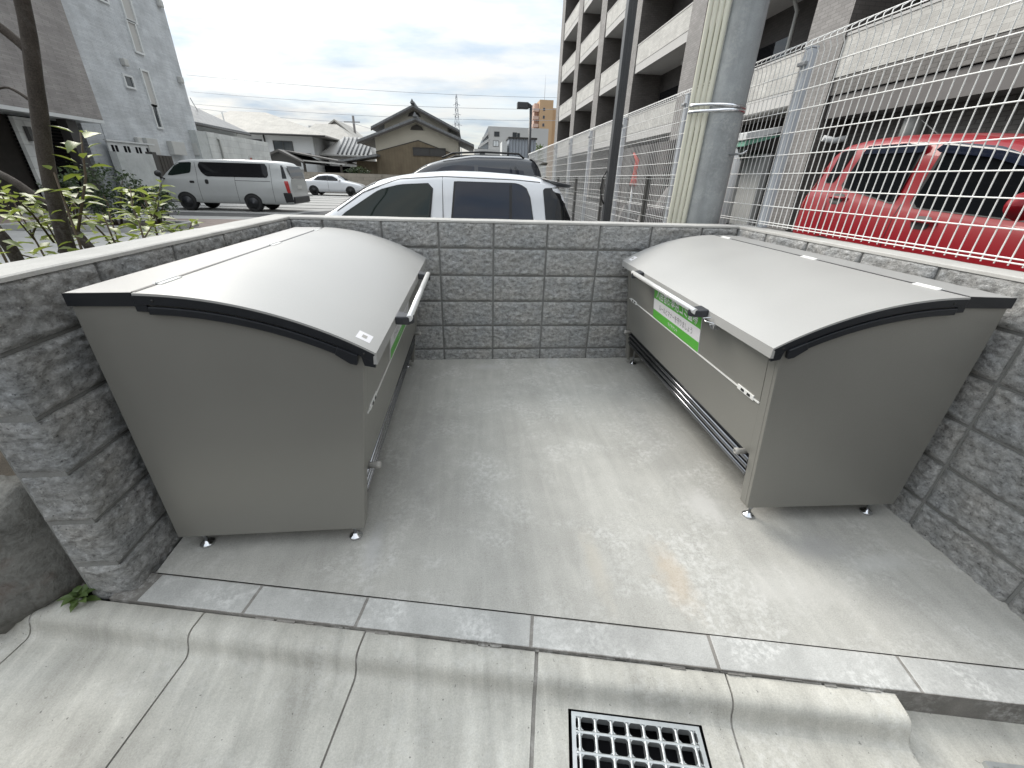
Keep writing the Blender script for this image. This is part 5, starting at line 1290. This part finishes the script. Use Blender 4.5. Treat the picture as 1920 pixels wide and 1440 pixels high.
    b = MB(); b.prism([(4.19, 6.6), (4.19, 10.5), (3.7, 9.6), (2.2, 6.9)], lambda a, c, d: (a, d, c), 0.5, 14); b.build('stepped_side', M['far_grey'], o)
    b = MB(); b.box(1.4, 7.5, -2, -0.01, 0, 6.5); b.build('annexe', M['far_pale'], o)
    for z in (7.3, 8.5):
        b = MB(); b.prism([(2.2+(z-6.9)*0.5, z-0.5), (4.18, z+0.6), (4.18, z+1.1), (2.2+(z-6.9)*0.5, z)], lambda a, c, d: (a, d, c), -0.4, 0.45); b.build('balcony', M['far_pale'], o)
    win_y(o, 5.4, 6.3, -0.011, 8.9, 9.6); win_y(o, 9.0, 9.7, -0.011, 8.8, 9.6); win_y(o, 9.9, 10.3, -0.011, 8.8, 9.5, mull=0); win_y(o, 5.2, 6.2, -0.011, 7.2, 8.1, 'frame_dark', 'frame_white')
    win_y(o, 2.5, 3.4, -2.011, 4.9, 5.8)
    o = thing('apartment_building', 'orange-brown high-rise tower far away beside the street lamp', 'building', (0, 160, 0))
    b = MB(); b.box(24.4, 29.0, 0, 14, 0, 25.4); b.build('wall', M['orange_wall'], o)
    b = MB(); b.box(22.9, 24.39, 2, 12, 0, 24.6); b.build('balcony_bay', M['pink_wall'], o)
    b = MB(); b.box(29.01, 30.8, 3, 12, 0, 23.6); b.build('side_bay', M['orange_wall'], o)
    for k in range(9):
        z = 4+k*2.25
        b = MB(); b.box(22.3, 24.2, -0.2, 1.99, z, z+0.95); b.build('balcony', M['pink_wall'], o)
        win_y(o, 25.6, 26.3, -0.001, z+0.3, z+1.2, 'pink_wall', 'win', 0)
    b = MB(); b.tube([(26.5, 4, 25.4), (26.5, 4, 33)], 0.06, 5); b.build('mast', M['steel_grey'], o)
    o = thing('container', 'grey corrugated steel container stacked beyond the lamp pole', 'container', (0, 34, -0.1))
    pts = []; n = 9
    for k in range(n):
        x = 3.45+k*0.24; pts += [(x, 0), (x+0.06, 0.07), (x+0.14, 0.07), (x+0.20, 0)]
    b = MB(); b.prism(pts+[(5.6, 2.4), (3.45, 2.4)], lambda a, c, d: (a, c, d), 1.4, 4.30); b.build('wall', M['container'], o)
    b = MB(); b.box(3.36, 5.66, -0.06, 2.46, 4.301, 4.42); b.build('top_rail', M['frame_dark'], o)
    b = MB(); b.box(2.9, 3.30, 0.1, 2.4, 1.4, 4.1); b.build('end_door', M['white_wall'], o)
    b = MB(); b.box(3.0, 5.6, 0.2, 2.3, 0, 1.39); b.build('base', M['far_pale'], o)
    for k, (x0, x1, h, h2, lab) in enumerate(((-46.5, -39.8, 11.6, 10.9, 'leftmost of the hazy grey blocks on the skyline'), (-38.9, -35.2, 10.7, 10.2, 'middle of the hazy grey blocks on the skyline'), (-35.0, -27.6, 10.0, 8.8, 'rightmost of the hazy grey blocks on the skyline'))):
        o = thing('office_block', lab, 'building', (0, 110+k*6, 0), 0, 'grey blocks on the skyline')
        b = MB(); b.prism([(x0, 0), (x0, h), (x1-1.2, h-0.1), (x1, h2), (x1, 0)], lambda a, c, d: (a, d, c), 0, 12); b.build('wall', M['far_grey'], o)
        b = MB(); b.box(x0, x1-0.3, -0.25, -0.01, h2-1.9, h2-1.1); b.build('window_band', M['win'], o)
        b = MB(); b.box(x0+0.6, x0+2.0, 2, 5, h-0.1, h+0.9); b.build('roof_plant', M['far_pale'], o)
    # lattice pylon
    o = thing('pylon', 'thin lattice power pylon rising behind the brown gabled house', 'pylon', (-6.4, 300, 0))
    b = MB()
    def leg(z): return 3.2*(1-z/47.0)+0.25
    zs = [0, 8, 15, 21, 26, 30.5, 34.5, 38, 41, 44, 46.5]
    for i in range(len(zs)-1):
        z0, z1 = zs[i], zs[i+1]; a, c = leg(z0), leg(z1)
        for sx, sy in ((1, 1), (1, -1), (-1, 1), (-1, -1)): b.tube([(sx*a, sy*a, z0), (sx*c, sy*c, z1)], 0.14, 4)
        for sy in (1, -1):
            b.tube([(-a, sy*a, z0), (c, sy*c, z1)], 0.09, 4); b.tube([(a, sy*a, z0), (-c, sy*c, z1)], 0.09, 4); b.tube([(-c, sy*c, z1), (c, sy*c, z1)], 0.09, 4)
    for z, w in ((30.5, 3.0), (36, 2.6), (41, 2.2)): b.tube([(-w, 0, z), (0, 0, z+0.7), (w, 0, z)], 0.12, 4)
    b.build('lattice', M['steel_grey'], o)
    o = thing('utility_pole', 'distant utility pole left of the brown gabled house', 'utility pole', (-16.5, 70, 0))
    b = MB(); b.tube([(0, 0, 0), (0, 0, 9.0)], 0.17, 8); b.build('shaft', M['beam'], o)
    b = MB(); b.tube([(-1.4, 0, 8.2), (0.9, 0, 8.25)], 0.07, 6); b.build('crossarm', M['beam'], o)
    b = MB(); b.tube([(-0.9, 0, 4.9), (-0.9, 0, 6.0)], 0.30, 8); b.build('transformer', M['box_grey'], o)
    for k, (p0, p1, sag, r) in enumerate((((-45, 60, 9.3), (-17.8, 70, 8.2), 0.5, 0.028), ((-17, 70, 8.2), (-4, 62, 6.2), 0.5, 0.028), ((-80, 150, 21.5), (40, 150, 22.0), 1.2, 0.05), ((-80, 150, 18.5), (40, 150, 19.0), 1.2, 0.05), ((-80, 150, 25.5), (40, 150, 25.0), 1.2, 0.05), ((-13.9, 23.6, 4.6), (-21, 38, 5.4), 0.15, 0.02))):
        labs = ['thin wire running left from the distant utility pole', 'thin wire from the distant pole to the brown house', 'middle of three power lines high across the sky', 'lowest of three power lines across the sky', 'highest of three power lines across the sky', 'short service wire leaving the tall grey house']
        b = MB(); pts = [tuple(np.array(p0)*(1-t)+np.array(p1)*t-np.array([0, 0, sag*4*t*(1-t)])) for t in np.linspace(0, 1, 14)]
        b.tube(pts, r, 4, caps=False); tag(b.build('power_line', M['steel_grey']), labs[k], 'wire', 'wires in the sky')
    # low wing of boundary fence at the far right
    for k in range(4):
        o = thing('wheel_stop', ['concrete wheel stop behind the sedan, nearest the hedge', 'second concrete wheel stop behind the sedan', 'wheel stop in front of the silver van bay', 'wheel stop at the far edge of the lot'][k], 'wheel stop', [(-11.9, 29.5, -0.095), (-11.0, 29.6, -0.095), (-12.6, 20.5, -0.095), (-3.0, 30.0, -0.095)][k], 0, 'wheel stops in the lot')
        b = MB(); b.prism([(-0.06, 0), (-0.05, 0.11), (0.05, 0.11), (0.06, 0)], lambda a, c, d: (d, a, c), -0.3, 0.3); b.build('block', M['lot'], o, bevel=0.01)

# ------------------------------------------------------------------ plants
def leaf_verts(base, d, up, L, W, curl=0.25):
    d = Vector(d).normalized(); s = d.cross(Vector(up)).normalized(); n = s.cross(d).normalized()
    b = Vector(base); out = []
    mid = [b+d*L*t-n*L*curl*t*t for t in (0, 0.28, 0.62, 1.0)]
    w = [0.0, W*0.5, W*0.42, 0]
    l = [mid[i]+s*w[i]+n*w[i]*0.35 for i in (1, 2)]; r = [mid[i]-s*w[i]+n*w[i]*0.35 for i in (1, 2)]
    vs = mid+l+r
    fs = [(0, 1, 4), (1, 2, 5, 4), (2, 3, 5), (0, 6, 1), (1, 6, 7, 2), (2, 7, 3)]
    return vs, fs
def rdir(zmin=-0.3):
    while True:
        v = Vector((random.uniform(-1, 1), random.uniform(-1, 1), random.uniform(zmin, 1)))
        if 0.1 < v.length < 1: return v.normalized()
def sapling(label, x, y, h, nl, L, spread, lean=(0, 0), m='leaf_y'):
    o = thing('sapling', label, 'plant', (x, y, -0.075), 0, 'young plants left of the wall')
    st = MB(); lf = MB()
    top = Vector((lean[0], lean[1], h))
    stems = [(Vector((0, 0, 0)), top)]
    for k in range(4):
        t = random.uniform(0.3, 0.85); a = random.uniform(0, 6.28)
        p = top*t; stems.append((p, p+Vector((math.cos(a)*spread, math.sin(a)*spread, h*random.uniform(0.12, 0.3)))))
    for i, (p, q) in enumerate(stems):
        mid = (p+q)/2+Vector((random.uniform(-.04, .04), random.uniform(-.04, .04), 0.02))
        st.tube([p, mid, q], [0.011 if i == 0 else 0.006, 0.008 if i == 0 else 0.005, 0.003], 6)
        n = int(nl*2.0) if i == 0 else int(nl*1.4)
        for j in range(n):
            t = 0.45+0.55*(j+random.random())/n if i == 0 else 0.25+0.75*(j+random.random())/n
            c = p+(q-p)*t if t < 0.5 else mid+(q-mid)*(t-0.5)*2
            a = j*2.4+random.random(); d = Vector((math.cos(a), math.sin(a), random.uniform(-0.15, 0.75)))
            s = L*random.uniform(0.6, 1.3)
            v, f = leaf_verts(c+d*0.02, d, (random.uniform(-.3, .3), random.uniform(-.3, .3), 1), s, s*0.48, random.uniform(0.1, 0.45)); lf.add(v, f, 0, True)
    st.build('stem', M['stem'], o); lf.build('leaves', M[m], o, fix=False)
def bush(name, label, loc, r, n, L, m, cat='shrub', group=None, stems=5):
    o = thing(name, label, cat, loc, 0, group)
    st = MB()
    for k in range(stems):
        a = random.uniform(0, 6.28); q = Vector((math.cos(a)*r[0]*.6, math.sin(a)*r[1]*.6, r[2]*random.uniform(1.0, 1.7)))
        st.tube([(q.x*.15, q.y*.15, 0), (q.x*.5, q.y*.5, q.z*.5), tuple(q)], [0.03, 0.02, 0.008], 6)
    st.build('stem', M['stem'], o)
    lf = MB(); cl = [Vector((random.uniform(-.7, .7)*r[0], random.uniform(-.7, .7)*r[1], random.uniform(0.35, 1.75)*r[2])) for _ in range(max(8, n//70))]
    for i in range(n):
        c = random.choice(cl)+Vector((random.gauss(0, .17)*r[0], random.gauss(0, .17)*r[1], random.gauss(0, .15)*r[2]))
        c.z = max(0.03, c.z)
        s = L*random.uniform(0.6, 1.2)
        v, f = leaf_verts(c, rdir(), rdir(0.2), s, s*0.55); lf.add(v, f, 0, True)
    lf.build('leaves', M[m], o, fix=False)
    return o
def build_plants():
    o = thing('tree', 'leaning slender tree trunk rising out of view left of the wall', 'tree', (-1.80, -0.88, -0.08))
    def T(b, pts, rs, n=14):
        P = []; 
        pts = [Vector(p) for p in pts]
        fine = []; fr = []
        for i in range(len(pts)-1):
            for t in np.linspace(0, 1, 7)[:-1]:
                p0, p1, p2, p3 = pts[max(i-1, 0)], pts[i], pts[i+1], pts[min(i+2, len(pts)-1)]
                fine.append(0.5*((2*p1)+(p2-p0)*t+(2*p0-5*p1+4*p2-p3)*t*t+(-p0+3*p1-3*p2+p3)*t**3)); fr.append((rs[i]*(1-t)+rs[i+1]*t)*(1+random.uniform(-.05, .05)))
        fine.append(pts[-1]); fr.append(rs[-1]); b.tube(fine, fr, n)
    b = MB(); T(b, [(-0.04, 0, 0), (0.02, 0, 0.6), (0.07, -0.02, 1.05), (0.13, -0.02, 1.40), (0.22, -0.02, 1.72), (0.30, -0.02, 2.02), (0.40, -0.05, 2.6), (0.50, -0.1, 3.4)], [0.040, 0.034, 0.031, 0.029, 0.027, 0.025, 0.021, 0.016]); b.build('trunk', M['bark'], o)
    b = MB(); T(b, [(0.255, -0.02, 1.84), (0.17, -0.03, 1.93), (0.05, -0.05, 2.00), (-0.15, -0.1, 2.2)], [0.018, 0.016, 0.014, 0.010], 10); b.build('branch', M['bark'], o)
    b = MB(); T(b, [(0.20, -0.02, 1.66), (0.10, 0, 1.72), (0.02, 0, 1.70)], [0.008, 0.005, 0.003], 6); b.build('twig', M['bark'], o)
    o = thing('tree', 'dark forked trunk at the left edge in front of the leaning tree', 'tree', (-1.90, -1.06, -0.08))
    b = MB(); T(b, [(0.02, 0, 0), (0.05, 0, 0.7), (0.08, 0, 1.05), (0.045, -0.02, 1.22), (-0.05, -0.06, 1.40), (-0.30, -0.15, 1.75)], [0.030, 0.026, 0.024, 0.022, 0.020, 0.015]); b.build('trunk', M['bark'], o)
    b = MB(); T(b, [(0.02, 0.03, 0.5), (-0.02, 0.10, 0.9), (-0.10, 0.16, 1.18), (-0.3, 0.2, 1.4)], [0.023, 0.020, 0.017, 0.012], 10); b.build('limb', M['bark'], o)
    o = thing('tree_stump', 'short slanting dark stem between the two tree trunks', 'tree', (-1.76, -0.70, -0.08))
    b = MB(); T(b, [(0.05, 0, 0), (0.02, 0, 0.8), (-0.08, 0.02, 1.12), (-0.28, 0.05, 1.34), (-0.5, 0.1, 1.45)], [0.026, 0.024, 0.021, 0.018, 0.010], 10); b.build('trunk', M['bark'], o)
    S = [('yellow-green sapling against the leaning tree trunk', -1.60, -0.98, 1.40, 14, 0.085, 0.14, (0.02, 0)),
         ('bushy sapling at the far left edge beside the wall', -1.66, -1.22, 1.30, 12, 0.080, 0.15, (-0.05, 0)),
         ('sapling with bright leaves just right of the leaning trunk', -1.78, -0.55, 1.22, 12, 0.085, 0.13, (0.04, 0)),
         ('low sapling with reddish stem close to the wall top', -1.72, -0.30, 1.04, 9, 0.080, 0.14, (0.0, 0.05)),
         ('sapling with pale broad leaves in front of the hedge', -2.10, 0.15, 1.22, 13, 0.105, 0.17, (0.0, 0)),
         ('tall thin sapling in front of the garden wall', -2.45, 0.75, 1.30, 12, 0.105, 0.18, (0.05, 0)),
         ('small sapling by the black marker post', -2.10, 0.55, 1.03, 9, 0.095, 0.10, (0.02, 0)),
         ('short leafy sprout peeping over the left wall', -1.85, -0.02, 1.06, 8, 0.085, 0.12, (0, 0)),
         ('dark leafed sapling behind the forked trunk', -2.15, -0.8, 1.30, 14, 0.085, 0.18, (-0.1, 0)),
         ('leafy shoot at the very left edge of the picture, lowest of the saplings', -1.62, -1.36, 1.18, 13, 0.085, 0.15, (-0.06, 0)),
         ('dense sapling between the two tree trunks', -1.98, -0.62, 1.24, 14, 0.085, 0.18, (-0.05, 0)),
         ('sapling leaning over the wall beside the leaning tree', -1.55, -0.75, 1.20, 12, 0.075, 0.12, (0.05, 0.05)),
         ('sapling with yellow tips far left behind the forked trunk', -2.3, -1.1, 1.36, 15, 0.095, 0.2, (-0.1, 0)),
         ('wide sapling in front of the dark porch', -2.8, -0.5, 1.42, 16, 0.11, 0.24, (0, 0)),
         ('sapling with sparse leaves left of the hedge', -2.6, 0.0, 1.25, 12, 0.095, 0.18, (-0.1, 0))]
    for s in S: sapling(*s)
    bush('hedge_shrub', 'dark dense shrub left of the garden wall, largest of the planter shrubs', (-9.0, 9.3, -0.05), (0.75, 0.6, 0.72), 1500, 0.085, 'leaf_d', group='dark shrubs in the planter')
    bush('hedge_shrub', 'dark shrub next to the black marker post in the planter', (-8.1, 9.4, -0.05), (0.6, 0.5, 0.52), 900, 0.085, 'leaf_d', group='dark shrubs in the planter')
    bush('hedge_shrub', 'dark shrub behind the leaning tree in the planter', (-10.1, 9.4, -0.05), (0.6, 0.5, 0.62), 900, 0.085, 'leaf_d', group='dark shrubs in the planter')
    bush('shrub', 'bush at the front bumper of the silver van', (-12.0, 15.0, -0.09), (0.5, 0.5, 0.42), 500, 0.1, 'leaf_d')
    bush('shrub', 'round bush between van and white sedan', (-13.0, 31.2, -0.09), (0.7, 0.6, 0.65), 700, 0.14, 'leaf_m')
    bush('tree', 'green tree crown below the orange tower', (6.1, 40, 0.9), (1.1, 1.0, 1.75), 1500, 0.20, 'leaf_m', 'tree')
    bush('tree', 'clipped garden tree in front of the brown gabled house', (-9.4, 37.6, 0.4), (1.2, 0.8, 0.75), 700, 0.15, 'leaf_d', 'tree')
    # planter kerb
    o = thing('planter', 'low concrete planter edging around the dark shrubs', 'planter', (-9.0, 9.2, -0.1))
    b = MB(); b.box(-1.9, 1.4, -0.75, -0.60, 0, 0.14); b.box(1.4, 1.55, -0.75, 0.9, 0, 0.14); b.box(-1.9, 1.4, 0.75, 0.9, 0, 0.14); b.box(-2.05, -1.9, -0.75, 0.9, 0, 0.14); b.build('edging', M['lot'], o, bevel=0.01)
    b = MB(); b.box(-1.895, 1.395, -0.598, 0.748, 0.0, 0.09); b.build('soil', M['soil'], o)
    # boulder and gravel beside the wall end
    o = MB(); n, k = 36, 24; P = np.zeros((n+1, k, 3))
    for i in range(n+1):
        t = math.pi*i/n
        for j in range(k):
            a = 2*math.pi*j/k; d = np.array([math.sin(t)*math.cos(a), math.sin(t)*math.sin(a), math.cos(t)]); P[i, j] = d
    flat = P.copy()
    r = 1+0.42*(fbm(P*1.3+4.2, 3)-0.5)+0.20*(fbm(P*4+1, 4)-0.5)
    # chisel a few flat faces
    for nn, dd in (((0.3, -0.9, 0.35), 0.74), ((0.9, -0.1, 0.3), 0.70), ((-0.2, -0.5, 0.9), 0.72), ((-0.7, -0.6, 0.2), 0.78)):
        nv_ = np.array(nn)/np.linalg.norm(nn); c = (P@nv_); lim = np.where(c > 0.05, dd/np.maximum(c, 0.05), 9); r = np.minimum(r, lim+0.03*(fbm(P*6+dd*9, 3)-0.5))
    P = P*r[..., None]*np.array([0.30, 0.27, 0.30])
    o.grid(P, close=True)
    tag(o.build('boulder', M['rock'], loc=(-1.50, -1.90, 0.06)), 'rough grey-brown boulder beside the end of the left wall', 'boulder')
    b = MB()
    for i in range(420):
        x = random.uniform(-2.6, -1.2); y = random.uniform(-2.18-0.19*(x+1.2)*-1*0, -1.75)
        ymin = O.y+(x-O.x)*EV.y/EV.x-0.115
        y = ymin+0.01+abs(random.gauss(0, 0.10)); s = random.uniform(0.008, 0.024)
        q = [Vector((random.uniform(-1, 1), random.uniform(-1, 1), random.uniform(-.6, .7)))*s for _ in range(6)]
        c = Vector((x, y, -0.064)); vs = [c+Vector((s*.9, 0, 0))+q[0]*.4, c+Vector((-s*.9, 0, 0))+q[1]*.4, c+Vector((0, s*.9, 0))+q[2]*.4, c+Vector((0, -s*.9, 0))+q[3]*.4, c+Vector((0, 0, s*.6))+q[4]*.3, c-Vector((0, 0, s*.6))]
        b.add(vs, [(0, 2, 4), (2, 1, 4), (1, 3, 4), (3, 0, 4), (2, 0, 5), (1, 2, 5), (3, 1, 5), (0, 3, 5)])
    tag(b.build('gravel', M['rock']), 'loose dark gravel between boulder and gutter', 'gravel', kind='stuff')
    o = thing('weed', 'small green weed growing at the foot of the left wall end', 'weed', (-1.205, -2.055, -0.062))
    lf = MB()
    for j in range(16):
        a = j*2.4; d = Vector((math.cos(a), math.sin(a), random.uniform(0.15, 0.9))); v, f = leaf_verts(Vector((math.cos(a)*.012, math.sin(a)*.012, 0.005+0.002*j)), d, (0, 0, 1), random.uniform(0.03, 0.055), 0.026, 0.4); lf.add(v, f, 0, True)
    lf.build('leaves', M['leaf_m'], o, fix=False)
    o = thing('fallen_leaf', 'brown and yellow fallen leaves lying behind the boulder', 'leaves', (-1.45, -1.66, 0.20))
    lf = MB()
    for j in range(26):
        v, f = leaf_verts((random.uniform(-.22, .22), random.uniform(-.1, .1), random.uniform(-0.05, 0.03)), rdir(-.2), (0, 0, 1), 0.07, 0.04); lf.add(v, f, 0, True)
    lf.build('leaves', M['leaf_y'], o, fix=False)

build_fence(); build_low_fence(); build_poles(); build_cars(); build_apartments(); build_left_house(); build_unseen_houses(); build_far(); build_plants()
